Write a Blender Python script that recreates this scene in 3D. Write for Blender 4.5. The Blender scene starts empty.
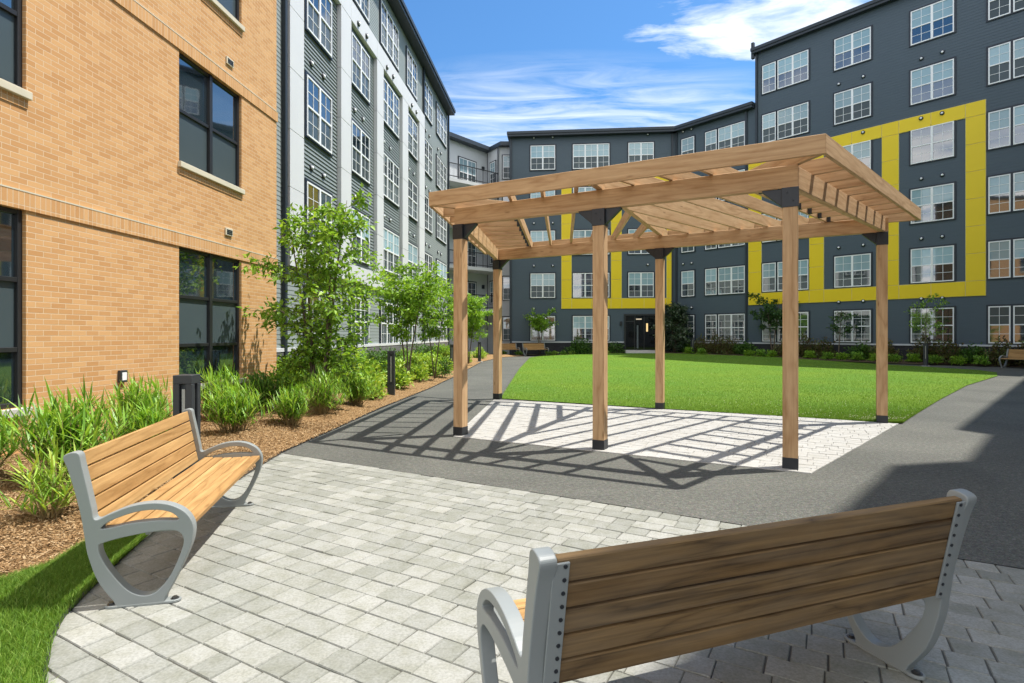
import bpy, bmesh, math, random
import numpy as np
from mathutils import Vector, Matrix

random.seed(7)
scn = bpy.context.scene
COL = scn.collection
R = math.radians
PI = math.pi
F, CX, CY, EYE = 560.0, 512.0, 335.0, 1.5     # focal length in px, principal point, eye height

def ground_at(px, py, z=0.0):
    y = F * (EYE - z) / (py - CY)
    return ((px - CX) / F * y, y)

# ------------------------------------------------------------------ objects
def link(o, parent=None):
    COL.objects.link(o)
    if parent is not None:
        o.parent = parent
    return o

def tag(o, label=None, cat=None, group=None, kind=None):
    if label: o['label'] = label
    if cat: o['category'] = cat
    if group: o['group'] = group
    if kind: o['kind'] = kind
    return o

def thing(name, label, cat, loc=(0, 0, 0), rz=0.0, group=None):
    o = bpy.data.objects.new(name, None)
    o.empty_display_size = 0.2
    link(o)
    o.location = loc
    o.rotation_euler = (0, 0, rz)
    return tag(o, label, cat, group)

def children(o):
    return [c for c in bpy.data.objects if c.parent == o]

def copy_tree(o, loc=None, rz=None, label=None, parent=None, scale=None):
    c = o.copy()
    COL.objects.link(c)
    if parent is not None: c.parent = parent
    for ch in list(o.children):
        copy_tree(ch, parent=c)
    if loc is not None: c.location = loc
    if rz is not None: c.rotation_euler = (0, 0, rz)
    if label: c['label'] = label
    if scale: c.scale = scale if hasattr(scale, '__len__') else (scale,) * 3
    return c

def mesh_np(name, V, Fc, mat=None, smooth=False):
    """fast mesh from an (n,3) array and an (m,k) array of faces"""
    V = np.asarray(V, dtype=np.float32); Fc = np.asarray(Fc, dtype=np.int32)
    me = bpy.data.meshes.new(name)
    m, k = Fc.shape
    me.vertices.add(len(V)); me.vertices.foreach_set('co', V.ravel())
    me.loops.add(m * k); me.loops.foreach_set('vertex_index', Fc.ravel())
    me.polygons.add(m)
    me.polygons.foreach_set('loop_start', np.arange(0, m * k, k, dtype=np.int32))
    if smooth:
        me.polygons.foreach_set('use_smooth', np.ones(m, dtype=bool))
    me.update(calc_edges=True)
    me.validate()
    if mat: me.materials.append(mat)
    return me

class MB:
    """collects boxes, prisms, tubes; builds ONE mesh object, with grain-following UVs"""
    def __init__(s):
        s.v, s.f, s.g, s.m, s.sm = [], [], [], [], []
        s.cur = 0; s.smooth = False
    def face(s, idx, grain=None):
        s.f.append(idx); s.g.append(grain); s.m.append(s.cur); s.sm.append(s.smooth)
    def add(s, vs):
        n = len(s.v); s.v.extend([tuple(p) for p in vs]); return n
    def box(s, x0, x1, y0, y1, z0, z1, grain=None):
        n = s.add([(x0,y0,z0),(x1,y0,z0),(x1,y1,z0),(x0,y1,z0),(x0,y0,z1),(x1,y0,z1),(x1,y1,z1),(x0,y1,z1)])
        for q in ((0,3,2,1),(4,5,6,7),(0,1,5,4),(1,2,6,5),(2,3,7,6),(3,0,4,7)):
            s.face([n+i for i in q], grain)
        return s
    def prism(s, pts, zb, h, grain=None):
        """plan polygon (ccw) with a bottom height per point (or one) and a height"""
        k = len(pts)
        zb = zb if hasattr(zb, '__len__') else [zb] * k
        n = s.add([(p[0],p[1],z) for p, z in zip(pts, zb)] + [(p[0],p[1],z+h) for p, z in zip(pts, zb)])
        s.face([n+i for i in reversed(range(k))], grain)
        s.face([n+k+i for i in range(k)], grain)
        for i in range(k):
            j = (i+1) % k
            s.face([n+i, n+j, n+k+j, n+k+i], grain)
        return s
    def bar(s, A, B, t, h, sink=0.0):
        """a board of thickness t and height h from A to B (bottom centre line)"""
        A, B = Vector(A), Vector(B)
        d = (B - A); u = Vector((d.x, d.y, 0)).normalized()
        nrm = Vector((-u.y, u.x, 0)) * t / 2
        pts = [A - nrm, B - nrm, B + nrm, A + nrm]
        return s.prism([(p.x, p.y) for p in pts], [p.z for p in pts], h, d.normalized())
    def tube(s, pts, rad, n=8, cap=True):
        pts = [Vector(p) for p in pts]
        rad = rad if hasattr(rad, '__len__') else [rad] * len(pts)
        rings = []
        up = Vector((0.13, 0.31, 0.94))
        for i, p in enumerate(pts):
            d = (pts[min(i+1, len(pts)-1)] - pts[max(i-1, 0)]).normalized()
            a = d.cross(up)
            if a.length < 1e-3: a = d.cross(Vector((1, 0, 0)))
            a.normalize(); b = d.cross(a).normalized()
            rings.append(s.add([p + (a*math.cos(2*PI*k/n) + b*math.sin(2*PI*k/n)) * rad[i] for k in range(n)]))
        for i in range(len(rings)-1):
            for k in range(n):
                k2 = (k+1) % n
                s.face([rings[i]+k, rings[i]+k2, rings[i+1]+k2, rings[i+1]+k])
        if cap:
            s.face([rings[0]+k for k in reversed(range(n))]); s.face([rings[-1]+k for k in range(n)])
        return s
    def mesh(s, name, mats, bevel=0.0):
        me = bpy.data.meshes.new(name)
        me.from_pydata(s.v, [], s.f)
        mats = mats if isinstance(mats, (list, tuple)) else [mats]
        for m in mats: me.materials.append(m)
        me.polygons.foreach_set('material_index', s.m)
        me.polygons.foreach_set('use_smooth', s.sm)
        if any(g is not None for g in s.g):
            uv = me.uv_layers.new(name='UVMap')
            off = random.random() * 20
            for p, g in zip(me.polygons, s.g):
                if g is None: continue
                g = Vector(g); w = p.normal.cross(g)
                if w.length < 0.2: w = Vector((0, 0, 1)) if abs(g.z) < .9 else Vector((1, 0, 0)); g2 = p.normal.cross(w)
                else: g2 = g
                w.normalize()
                for li in p.loop_indices:
                    co = me.vertices[me.loops[li].vertex_index].co
                    uv.data[li].uv = (co.dot(g2) + off, co.dot(w) + off * 1.7 + (p.index % 3) * .37)
        me.update()
        if bevel:
            bm = bmesh.new(); bm.from_mesh(me)
            es = [e for e in bm.edges if len(e.link_faces) == 2 and e.calc_face_angle(0) > .5]
            bmesh.ops.bevel(bm, geom=es, offset=bevel, segments=1, affect='EDGES', profile=.5)
            bm.to_mesh(me); bm.free()
        return me
    def build(s, name, mats, parent=None, bevel=0.0):
        return link(bpy.data.objects.new(name, s.mesh(name, mats, bevel)), parent)

def place(name, me, parent=None, loc=(0, 0, 0), rz=0.0):
    o = bpy.data.objects.new(name, me); link(o, parent)
    o.location = loc; o.rotation_euler = (0, 0, rz)
    return o

# ------------------------------------------------------------------ materials
def srgb(r, g, b):
    return tuple((c/255/12.92 if c/255 <= .04045 else ((c/255+.055)/1.055)**2.4) for c in (r, g, b)) + (1.0,)

class NT:
    def __init__(s, name, world=False):
        if world:
            s.o = bpy.data.worlds.new(name)
        else:
            s.o = bpy.data.materials.new(name)
        s.o.use_nodes = True
        s.t = s.o.node_tree; s.t.nodes.clear()
    def n(s, typ, ins=None, **kw):
        nd = s.t.nodes.new(typ)
        for k, v in kw.items(): setattr(nd, k, v)
        for k, v in (ins or {}).items():
            sock = nd.inputs[k]
            if isinstance(v, bpy.types.NodeSocket): s.t.links.new(v, sock)
            else: sock.default_value = v
        return nd
    def math(s, op, a, b=None, c=None, clamp=False):
        nd = s.n('ShaderNodeMath', operation=op); nd.use_clamp = clamp
        for i, v in enumerate((a, b, c)):
            if v is None: continue
            if isinstance(v, bpy.types.NodeSocket): s.t.links.new(v, nd.inputs[i])
            else: nd.inputs[i].default_value = v
        return nd.outputs[0]
    def mix(s, fac, a, b, mode='MIX'):
        nd = s.n('ShaderNodeMix', data_type='RGBA', blend_type=mode)
        for i, v in ((0, fac), (6, a), (7, b)):
            if isinstance(v, bpy.types.NodeSocket): s.t.links.new(v, nd.inputs[i])
            else: nd.inputs[i].default_value = v
        return nd.outputs[2]
    def ramp(s, fac, stops):
        nd = s.n('ShaderNodeValToRGB', {'Fac': fac})
        el = nd.color_ramp.elements
        while len(el) < len(stops): el.new(.5)
        for e, (p, c) in zip(el, stops):
            e.position = p; e.color = c if hasattr(c, '__len__') else (c, c, c, 1)
        return nd.outputs[0]
    def noise(s, vec, scale, detail=3, rough=.55, dist=0.0):
        return s.n('ShaderNodeTexNoise', {'Vector': vec, 'Scale': scale, 'Detail': detail, 'Roughness': rough, 'Distortion': dist}).outputs[0]
    def obj(s): return s.n('ShaderNodeTexCoord').outputs['Object']
    def uv(s): return s.n('ShaderNodeTexCoord').outputs['UV']
    def scale(s, vec, sc):
        return s.n('ShaderNodeMapping', {'Vector': vec, 'Scale': sc}).outputs[0]
    def bump(s, h, strength=.3, dist=.01):
        return s.n('ShaderNodeBump', {'Height': h, 'Strength': strength, 'Distance': dist}).outputs[0]
    def isl(s): return s.n('ShaderNodeNewGeometry').outputs['Random Per Island']
    def bsdf(s, **ins):
        nd = s.n('ShaderNodeBsdfPrincipled', {k.replace('_', ' '): v for k, v in ins.items()})
        s.n('ShaderNodeOutputMaterial', {'Surface': nd.outputs[0]})
        return s.o

def plain(name, col, rough=.6, metal=0.0, var=.12, scale=6.0, bump=0.0, spec=.5):
    t = NT(name); o = t.obj()
    nz = t.noise(o, scale, 4)
    c = t.mix(nz, tuple(x*(1-var) for x in col[:3])+(1,), tuple(min(1, x*(1+var)) for x in col[:3])+(1,))
    ins = dict(Base_Color=c, Roughness=rough, Metallic=metal, Specular_IOR_Level=spec)
    if bump: ins['Normal'] = t.bump(t.noise(o, scale*20, 3), bump, .004)
    return t.bsdf(**ins)

def lin(r, g, b): return (r, g, b, 1.0)

def m_wood(name, dark, light, grain=24.0, contrast=1.0, rough=.7, weather=0.0, vary=.35):
    t = NT(name); uv = t.uv()
    a = t.noise(t.scale(uv, (.9, grain, 1)), 1.0, 7, .68, .8)              # fibre streaks
    w = t.noise(t.scale(uv, (.35, 2.2, 1)), 1.0, 4, .55, .5)               # slow drift that bends the rings
    sx = t.n('ShaderNodeSeparateXYZ', {'Vector': uv})
    ph = t.math('ADD', t.math('MULTIPLY', sx.outputs[1], 22.0), t.math('MULTIPLY', w, 26.0))
    ring = t.math('POWER', t.math('ABSOLUTE', t.math('SINE', ph)), .6)      # cathedral figure
    b = t.noise(t.scale(uv, (2.2, 9, 1)), 1.0, 5, .6, 1.0)
    f = t.math('ADD', t.math('MULTIPLY', a, .55), t.math('MULTIPLY', ring, .16))
    f = t.math('ADD', f, t.math('MULTIPLY', b, .30))
    f = t.math('ADD', t.math('MULTIPLY', t.math('SUBTRACT', f, .54), contrast*1.6), .54)
    c = t.ramp(f, [(.22, dark), (.85, light)])
    vor = t.n('ShaderNodeTexVoronoi', {'Vector': t.scale(uv, (1.6, 6.5, 1)), 'Scale': 1.0, 'Randomness': 1.0}).outputs[0]
    knot = t.ramp(vor, [(.03, .75), (.10, 0)])
    c = t.mix(knot, c, t.mix(1.0, c, lin(.45, .36, .28), 'MULTIPLY'))
    oi = t.n('ShaderNodeObjectInfo').outputs['Random']
    c = t.mix(t.math('MULTIPLY', oi, vary), c, t.mix(1.0, c, lin(.62, .54, .45), 'MULTIPLY'))
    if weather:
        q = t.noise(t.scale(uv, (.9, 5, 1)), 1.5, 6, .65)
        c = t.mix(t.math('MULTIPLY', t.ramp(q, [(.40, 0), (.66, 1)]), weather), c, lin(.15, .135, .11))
    return t.bsdf(Base_Color=c, Roughness=rough, Normal=t.bump(a, .35, .004), Specular_IOR_Level=.25)

M = {}
M['pergola_wood'] = m_wood('pergola_wood', lin(.36, .195, .083), lin(.73, .51, .295), contrast=.8, vary=.28)
M['bench_wood'] = m_wood('bench_wood', lin(.30, .165, .058), lin(.62, .39, .165), grain=30, contrast=1.0, vary=.5, rough=.55)
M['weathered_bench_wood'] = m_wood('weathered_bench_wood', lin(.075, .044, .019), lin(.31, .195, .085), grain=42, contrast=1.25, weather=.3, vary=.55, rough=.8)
M['black_steel'] = plain('black_steel', lin(.018, .021, .026), .45)
M['bench_metal'] = plain('bench_metal', lin(.25, .27, .265), .42, .0, .05, 3, spec=.5)
M['bolt_steel'] = plain('bolt_steel', lin(.12, .12, .12), .4, .8)
M['bollard_paint'] = plain('bollard_paint', lin(.035, .040, .046), .5, .1)
M['lamp_lens'] = plain('lamp_lens', lin(.36, .37, .34), .35)
M['concrete'] = plain('concrete', lin(.50, .49, .46), .85, bump=.3, scale=8)
M['white_vinyl'] = plain('white_vinyl', lin(.84, .86, .87), .45, var=.03)
M['navy_trim'] = plain('navy_trim', lin(.012, .020, .033), .5)
M['dark_bronze'] = plain('dark_bronze', lin(.020, .021, .023), .4)
M['roof_metal'] = plain('roof_metal', lin(.024, .034, .045), .5)
M['white_panel'] = plain('white_panel', lin(.62, .63, .64), .6, var=.05, scale=.8)
M['soffit'] = plain('soffit', lin(.10, .12, .13), .6)
M['stone_sill'] = plain('stone_sill', lin(.60, .55, .42), .7, bump=.2)
M['plaster_light'] = plain('plaster_light', lin(.56, .585, .60), .7, var=.06, scale=1.5)
M['yellow_trim'] = plain('yellow_trim', lin(.75, .68, .35), .6)

def m_siding(name, col, course=.16):
    t = NT(name); o = t.obj()
    n1 = t.noise(t.scale(o, (.5, 1, 7)), 2.2, 4)
    n2 = t.noise(o, .35, 3)
    c = t.mix(n1, tuple(x*.86 for x in col[:3])+(1,), tuple(x*1.14 for x in col[:3])+(1,))
    c = t.mix(t.math('MULTIPLY', n2, .25), c, tuple(x*.75 for x in col[:3])+(1,))
    return t.bsdf(Base_Color=c, Roughness=.62, Normal=t.bump(t.noise(t.scale(o, (3, 3, 40)), 3, 3), .12, .004))
M['grey_siding'] = m_siding('grey_siding', lin(.195, .225, .225))
M['pale_grey_siding'] = m_siding('pale_grey_siding', lin(.275, .31, .305))
M['navy_siding'] = m_siding('navy_siding', lin(.066, .096, .122))
M['yellow_panel'] = plain('yellow_panel', lin(.82, .60, .004), .5, var=.05, scale=.6)

def m_brick(name, soldier=False, c1=lin(.68, .40, .185), c2=lin(.56, .30, .125), mort=lin(.74, .57, .38), bw=.2032, rh=.0677, msize=.0045):
    t = NT(name); o = t.obj()
    sx = t.n('ShaderNodeSeparateXYZ', {'Vector': o})
    hx = t.math('SUBTRACT', sx.outputs[0], sx.outputs[1])
    v = t.n('ShaderNodeCombineXYZ', {'X': hx, 'Y': sx.outputs[2]}).outputs[0]
    br = t.n('ShaderNodeTexBrick', {'Vector': v, 'Color1': c1, 'Color2': c2, 'Mortar': mort, 'Scale': 1.0, 'Mortar Size': msize,
             'Mortar Smooth': .15, 'Bias': 0.0, 'Brick Width': bw, 'Row Height': rh}, offset=0.0 if soldier else .5)
    big = t.noise(o, .9, 4)
    fine = t.noise(o, 55, 4)
    c = t.mix(t.math('MULTIPLY', big, .35), br.outputs[0], t.mix(1.0, br.outputs[0], lin(.84, .80, .74), 'MULTIPLY'))
    c = t.mix(t.math('MULTIPLY', fine, .3), c, t.mix(1.0, c, lin(.72, .68, .62), 'MULTIPLY'))
    h = t.math('ADD', t.math('MULTIPLY', br.outputs[1], -1.0), t.math('MULTIPLY', fine, .25))
    return t.bsdf(Base_Color=c, Roughness=.88, Normal=t.bump(h, .8, .006), Specular_IOR_Level=.2)
M['tan_brick'] = m_brick('tan_brick')
M['soldier_brick'] = m_brick('soldier_brick', True, bw=.0677, rh=.60)
M['grey_stone'] = m_brick('grey_stone', False, lin(.20, .20, .20), lin(.12, .125, .13), lin(.16, .16, .16), .40, .10, .008)
M['dark_stone'] = m_brick('dark_stone', False, lin(.050, .052, .058), lin(.034, .037, .042), lin(.03, .03, .03), .40, .10, .008)

def m_glass(name, base, ior=2.1, rough=.03):
    t = NT(name)
    oi = t.n('ShaderNodeObjectInfo').outputs['Random']
    geo = t.n('ShaderNodeNewGeometry').outputs['Position']
    nz = t.noise(geo, .8, 3)
    c = t.mix(oi, tuple(x*.75 for x in base[:3])+(1,), tuple(x*1.25 for x in base[:3])+(1,))
    c = t.mix(t.math('MULTIPLY', nz, .5), c, tuple(x*.6 for x in base[:3])+(1,))
    wob = t.bump(t.noise(geo, 1.5, 3), .03, .02)
    return t.bsdf(Base_Color=c, Roughness=rough, Specular_IOR_Level=.5, IOR=ior, Normal=wob)
M['dark_glass'] = m_glass('dark_glass', lin(.016, .030, .040), 3.0)
M['screen_glass'] = m_glass('screen_glass', lin(.070, .095, .105), 1.45, .22)
M['blind_glass'] = m_glass('blind_glass', lin(.32, .47, .53), 1.7)
M['cream_blind_glass'] = m_glass('cream_blind_glass', lin(.46, .42, .30))
M['door_glass'] = m_glass('door_glass', lin(.010, .012, .012), 1.45)
M['shade_screen'] = plain('shade_screen', lin(.050, .050, .046), .35, spec=.6)

def m_asphalt():
    t = NT('asphalt'); o = t.obj()
    f = t.math('ADD', t.math('MULTIPLY', t.noise(o, 75, 4, .75), .6), t.math('MULTIPLY', t.noise(o, 24, 4, .7), .4)); g = t.noise(o, .45, 6, .62, .8); s = t.n('ShaderNodeTexVoronoi', {'Vector': o, 'Scale': 160.0}).outputs[1]
    c = t.ramp(f, [(.34, lin(.060, .061, .056)), (.5, lin(.132, .133, .117)), (.68, lin(.28, .275, .24))])
    c = t.mix(t.ramp(g, [(.35, 0), (.65, .75)]), c, t.mix(1.0, c, lin(.66, .67, .68), 'MULTIPLY'))
    c = t.mix(.25, c, t.mix(1.0, c, s, 'MULTIPLY'))
    return t.bsdf(Base_Color=c, Roughness=.9, Normal=t.bump(f, .6, .006), Specular_IOR_Level=.25)
M['asphalt'] = m_asphalt()

def m_paver(name, a, b, stain):
    t = NT(name); o = t.obj(); r = t.isl()
    big = t.noise(o, 1.1, 4); fine = t.noise(o, 70, 5, .65); mid = t.noise(o, 9, 4)
    c = t.ramp(r, [(0, a), (.55, tuple((x+y)/2 for x, y in zip(a, b))), (1, b)])
    c = t.mix(t.ramp(fine, [(.38, .0), (.68, .75)]), c, t.mix(1.0, c, lin(.62, .62, .60), 'MULTIPLY'))
    c = t.mix(t.math('MULTIPLY', t.ramp(mid, [(.42, 0), (.66, 1)]), .75), c, t.mix(1.0, c, stain, 'MULTIPLY'))
    c = t.mix(t.math('MULTIPLY', t.ramp(big, [(.4, 0), (.7, 1)]), .4), c, t.mix(1.0, c, stain, 'MULTIPLY'))
    return t.bsdf(Base_Color=c, Roughness=.85, Normal=t.bump(t.math('ADD', fine, mid), .35, .004), Specular_IOR_Level=.3)
M['paver'] = m_paver('paver', lin(.275, .28, .252), lin(.385, .385, .357), lin(.80, .80, .73))
M['pale_paver'] = m_paver('pale_paver', lin(.43, .425, .405), lin(.47, .465, .445), lin(.9, .88, .84))
M['joint_sand'] = plain('joint_sand', lin(.10, .095, .08), .95, bump=.3)

def m_mulch(name, chips=False):
    t = NT(name); o = t.obj()
    f = t.noise(o, 45, 5, .7)
    c = t.ramp(f, [(.3, lin(.13, .075, .032)), (.5, lin(.28, .172, .080)), (.72, lin(.47, .32, .17))])
    if chips:
        r = t.isl()
        c = t.ramp(r, [(0, lin(.12, .066, .028)), (.35, lin(.29, .172, .078)), (.7, lin(.43, .275, .135)), (1, lin(.60, .44, .26))])
    return t.bsdf(Base_Color=c, Roughness=.95, Normal=t.bump(f, 1.0, .02), Specular_IOR_Level=.1)
M['mulch'] = m_mulch('mulch'); M['mulch_chip'] = m_mulch('mulch_chip', True)
M['soil'] = plain('soil', lin(.09, .06, .035), .95, bump=.5)

def m_leaf(name, cols, trans=.35, rough=.5, shift=None):
    t = NT(name); r = t.isl()
    c = t.ramp(r, [(i/(len(cols)-1), c) for i, c in enumerate(cols)])
    o = t.obj()
    c = t.mix(t.math('MULTIPLY', t.noise(o, 2.2, 3), .5), c, t.mix(1.0, c, lin(.62, .70, .55), 'MULTIPLY'))
    p = t.n('ShaderNodeBsdfPrincipled', {'Base Color': c, 'Roughness': rough, 'Specular IOR Level': .35})
    tr = t.n('ShaderNodeBsdfTranslucent', {'Color': t.mix(1.0, c, lin(1.5, 1.35, .55), 'MULTIPLY')})
    mx = t.n('ShaderNodeMixShader', {'Fac': trans, 1: p.outputs[0], 2: tr.outputs[0]})
    t.n('ShaderNodeOutputMaterial', {'Surface': mx.outputs[0]})
    return t.o
M['tree_leaf'] = m_leaf('tree_leaf', [lin(.09, .18, .025), lin(.17, .33, .04), lin(.29, .50, .07), lin(.40, .60, .11)], .38)
M['bright_tree_leaf'] = m_leaf('bright_tree_leaf', [lin(.13, .26, .03), lin(.25, .45, .05), lin(.40, .62, .09)], .38)
M['dark_tree_leaf'] = m_leaf('dark_tree_leaf', [lin(0.027, 0.074, 0.027), lin(0.068, 0.149, 0.047), lin(0.121, 0.230, 0.068)])
M['glossy_leaf'] = m_leaf('glossy_leaf', [lin(0.026, 0.060, 0.026), lin(0.054, 0.102, 0.048), lin(0.192, 0.228, 0.168)], .12, .28)
M['lily_leaf'] = m_leaf('lily_leaf', [lin(.07, .16, .02), lin(.16, .34, .035), lin(.28, .50, .07), lin(.40, .60, .13)], .3, .42)
M['lime_leaf'] = m_leaf('lime_leaf', [lin(0.135, 0.270, 0.027), lin(0.297, 0.486, 0.068), lin(0.540, 0.648, 0.135)], .3, .5)
M['bronze_leaf'] = m_leaf('bronze_leaf', [lin(.06, .08, .025), lin(.15, .085, .045), lin(.16, .17, .05), lin(.09, .15, .04)], .2, .5)
M['green_shrub_leaf'] = m_leaf('green_shrub_leaf', [lin(0.034, 0.081, 0.016), lin(0.081, 0.189, 0.034), lin(0.149, 0.297, 0.054)], .25, .5)
M['dry_stem'] = plain('dry_stem', lin(.30, .22, .10), .8)
M['bark'] = plain('bark', lin(.14, .105, .075), .9, bump=.8, scale=9)
M['grass_blade'] = m_leaf('grass_blade', [lin(.07, .15, .013), lin(.125, .25, .022), lin(.18, .33, .036), lin(.32, .42, .085)], .25, .6)
def m_lawn():
    t = NT('lawn_soil'); o = t.obj()
    a = t.noise(o, 14, 5, .7); b = t.noise(o, .35, 4); c3 = t.noise(o, 90, 3, .7)
    c = t.ramp(t.math('ADD', t.math('MULTIPLY', a, .5), t.math('MULTIPLY', c3, .5)), [(.3, lin(.06, .13, .014)), (.5, lin(.11, .22, .024)), (.75, lin(.17, .30, .042))])
    c = t.mix(t.ramp(b, [(.4, 0), (.65, .8)]), c, t.mix(1.0, c, lin(1.35, 1.08, .9), 'MULTIPLY'))
    return t.bsdf(Base_Color=c, Roughness=.9, Normal=t.bump(c3, 1.0, .02), Specular_IOR_Level=.15)
M['lawn_soil'] = m_lawn()

# ------------------------------------------------------------------ camera, sun, sky
cam = bpy.data.cameras.new('camera'); co = link(bpy.data.objects.new('camera', cam))
cam.sensor_width = 36.0; cam.lens = 36.0 * F / 1024.0
cam.shift_y = -(341.5 - CY) / 1024.0
cam.clip_start = .05; cam.clip_end = 3000
co.location = (0, 0, EYE); co.rotation_euler = (R(90), 0, 0)
scn.camera = co

SUN_EL, SUN_AZ = R(64.7), R(12.5)                # azimuth measured from +X towards +Y
sd = Vector((math.cos(SUN_EL)*math.cos(SUN_AZ), math.cos(SUN_EL)*math.sin(SUN_AZ), math.sin(SUN_EL)))
sl = bpy.data.lights.new('sun', 'SUN'); sl.energy = 5.0; sl.angle = R(.53); sl.color = (1.0, .955, .88)
so = link(bpy.data.objects.new('sun', sl)); so.rotation_euler = sd.to_track_quat('Z', 'Y').to_euler()
so.location = (20, 5, 30)

def world():
    t = NT('World', True)
    sky = t.n('ShaderNodeTexSky', sky_type='NISHITA', sun_disc=False, sun_elevation=SUN_EL, sun_rotation=R(90)-SUN_AZ,
              altitude=50.0, air_density=1.0, dust_density=.6, ozone_density=2.2)
    d = t.n('ShaderNodeTexCoord').outputs['Generated']
    s = t.n('ShaderNodeSeparateXYZ', {'Vector': d})
    z = t.math('MAXIMUM', s.outputs[2], .03)
    u = t.math('DIVIDE', s.outputs[0], z); v = t.math('DIVIDE', s.outputs[1], z)
    p = t.n('ShaderNodeCombineXYZ', {'X': u, 'Y': v}).outputs[0]
    def blob(cu, cv, ru, rv):
        a = t.math('DIVIDE', t.math('SUBTRACT', u, cu), ru); b = t.math('DIVIDE', t.math('SUBTRACT', v, cv), rv)
        return t.math('SUBTRACT', 1.0, t.math('ADD', t.math('MULTIPLY', a, a), t.math('MULTIPLY', b, b)), clamp=True)
    wisp = t.noise(t.n('ShaderNodeMapping', {'Vector': p, 'Rotation': (0, 0, R(14)), 'Scale': (1.0, 4.2, 1)}).outputs[0], 1.7, 8, .62, .9)
    puff = t.noise(t.scale(p, (1.6, 3.2, 1)), 1.9, 9, .6, .35)
    # a heap of cloud high up, streaks of cirrus low over the roofs
    m1 = t.math('MULTIPLY', blob(.88, 1.80, .58, .30), 1.15, clamp=True)
    c1 = t.ramp(t.math('ADD', t.math('MULTIPLY', puff, 1.1), t.math('MULTIPLY', m1, .42)), [(.74, 0), (1.06, .92)])
    c1 = t.math('MULTIPLY', c1, t.math('MULTIPLY', m1, 3.0, clamp=True))
    m2 = t.math('ADD', blob(.25, 2.75, 1.25, .80), t.math('MULTIPLY', blob(.95, 2.95, .9, .5), .9), clamp=True)
    c2 = t.math('MULTIPLY', m2, t.ramp(wisp, [(.36, 0), (.70, .85)]))
    far = t.math('MULTIPLY', t.ramp(v, [(0, 0), (1, 1)]), 0.0)
    fill_cloud = t.math('MULTIPLY', t.ramp(t.noise(t.scale(p, (.5, .5, 1)), 1.3, 7, .6, .5), [(.36, 0), (.52, 1)]), t.ramp(t.math('MULTIPLY', s.outputs[1], -1.0), [(.0, 0), (.25, 1)]))
    low = t.math('MULTIPLY', t.ramp(s.outputs[2], [(.28, .35), (.38, .0)]), t.ramp(wisp, [(.3, .4), (.6, 1)]))
    fac = t.math('MAXIMUM', t.math('MAXIMUM', c1, c2), low)
    fac = t.math('MINIMUM', fac, .96)
    fill_cloud = t.math('MINIMUM', fill_cloud, .96)
    skyc = t.mix(1.0, sky.outputs[0], lin(.46, .77, .98), 'MULTIPLY')
    col = t.mix(fac, skyc, lin(5.6, 6.0, 6.5))
    col = t.mix(fill_cloud, col, lin(9.4, 9.35, 9.3))      # unseen cloud added behind the viewer to fill shaded facades
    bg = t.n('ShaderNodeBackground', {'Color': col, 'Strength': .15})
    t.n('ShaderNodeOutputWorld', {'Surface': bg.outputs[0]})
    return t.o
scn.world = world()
vs = scn.view_settings
vs.view_transform = 'Standard'; vs.look = 'None'; vs.gamma = 1.0; vs.use_curve_mapping = False
vs.exposure = .50
scn.cycles.max_bounces = 8; scn.cycles.diffuse_bounces = 4; scn.cycles.glossy_bounces = 3; scn.cycles.transmission_bounces = 4
scn.cycles.use_denoising = True
scn.cycles.sample_clamp_indirect = 6.0

rng = np.random.default_rng(11)
# ================================================================== SETTING
def lerp_poly(pts):
    ys = [p[1] for p in pts]; xs = [p[0] for p in pts]
    return lambda y: np.interp(y, ys, xs)
mulch_right = lerp_poly([(-5.6, 3.1), (-3.9, 3.2), (-3.035, 3.32), (-2.93, 3.54), (-3.0, 3.98), (-2.83, 4.32), (-2.78, 4.5), (-2.84, 5.8), (-2.93, 7.12),
                         (-2.67, 11.5), (-2.29, 15.67), (-2.06, 20), (-1.67, 31.1), (-.85, 36.5), (-.1, 38.3), (.9, 39.4)])
patio_left = lerp_poly([(-.5, .6), (-.95, 1.3), (-1.5, 1.9), (-2.02, 2.414), (-2.243, 2.718), (-2.37, 2.947), (-2.46, 3.21), (-2.6, 3.684), (-2.736, 4.22), (-2.80, 4.5)])
grass_left = lerp_poly([(-6.0, .6), (-6.0, 3.0), (-4.6, 3.16), (-3.75, 3.22), (-3.035, 3.34), (-2.93, 3.55), (-3.0, 3.98), (-2.83, 4.32), (-2.80, 4.5)])
lawn_left = lerp_poly([(6.47, 9.44), (-.27, 13.1), (.33, 24.7), (1.15, 36), (1.8, 37.6), (3.2, 38.3)])
lawn_right = lerp_poly([(6.55, 9.44), (9.66, 12.7), (13.4, 16.5), (17.6, 20.3), (19.2, 22.2), (19.7, 23.6), (19.3, 26.4), (15.9, 33.4), (11.2, 38.0), (9.5, 38.3)])
def sm(x): x = np.clip(x, 0, 1); return x*x*(3-2*x)
def lawn_z(x, y): return .02 + .23 * sm((y-26)/12.5) * sm((x+1)/9) 
def mulch_z(x, y):
    e = mulch_right(y) - x
    return .022 + .10 * sm(e/1.3) + .018*np.sin(x*5.1+y*1.7)*sm(e/.4) + .015*np.sin(y*6.3-x*2.2)*sm(e/.4)

def scan_sheet(name, xl, xr, y0, y1, ny, nx, zf, mat, skirt=.0):
    Y = np.linspace(y0, y1, ny); V = []
    for y in Y:
        a, b = xl(y), xr(y)
        s = np.linspace(0, 1, nx)
        x = a + (b-a)*s
        V.append(np.stack([x, np.full(nx, y), zf(x, np.full(nx, y))], 1))
    V = np.concatenate(V)
    I = np.arange(ny*nx).reshape(ny, nx)
    Fc = np.stack([I[:-1, :-1], I[:-1, 1:], I[1:, 1:], I[1:, :-1]], -1).reshape(-1, 4)
    o = link(bpy.data.objects.new(name, mesh_np(name, V, Fc, mat, True)))
    return tag(o, kind='structure')

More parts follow.
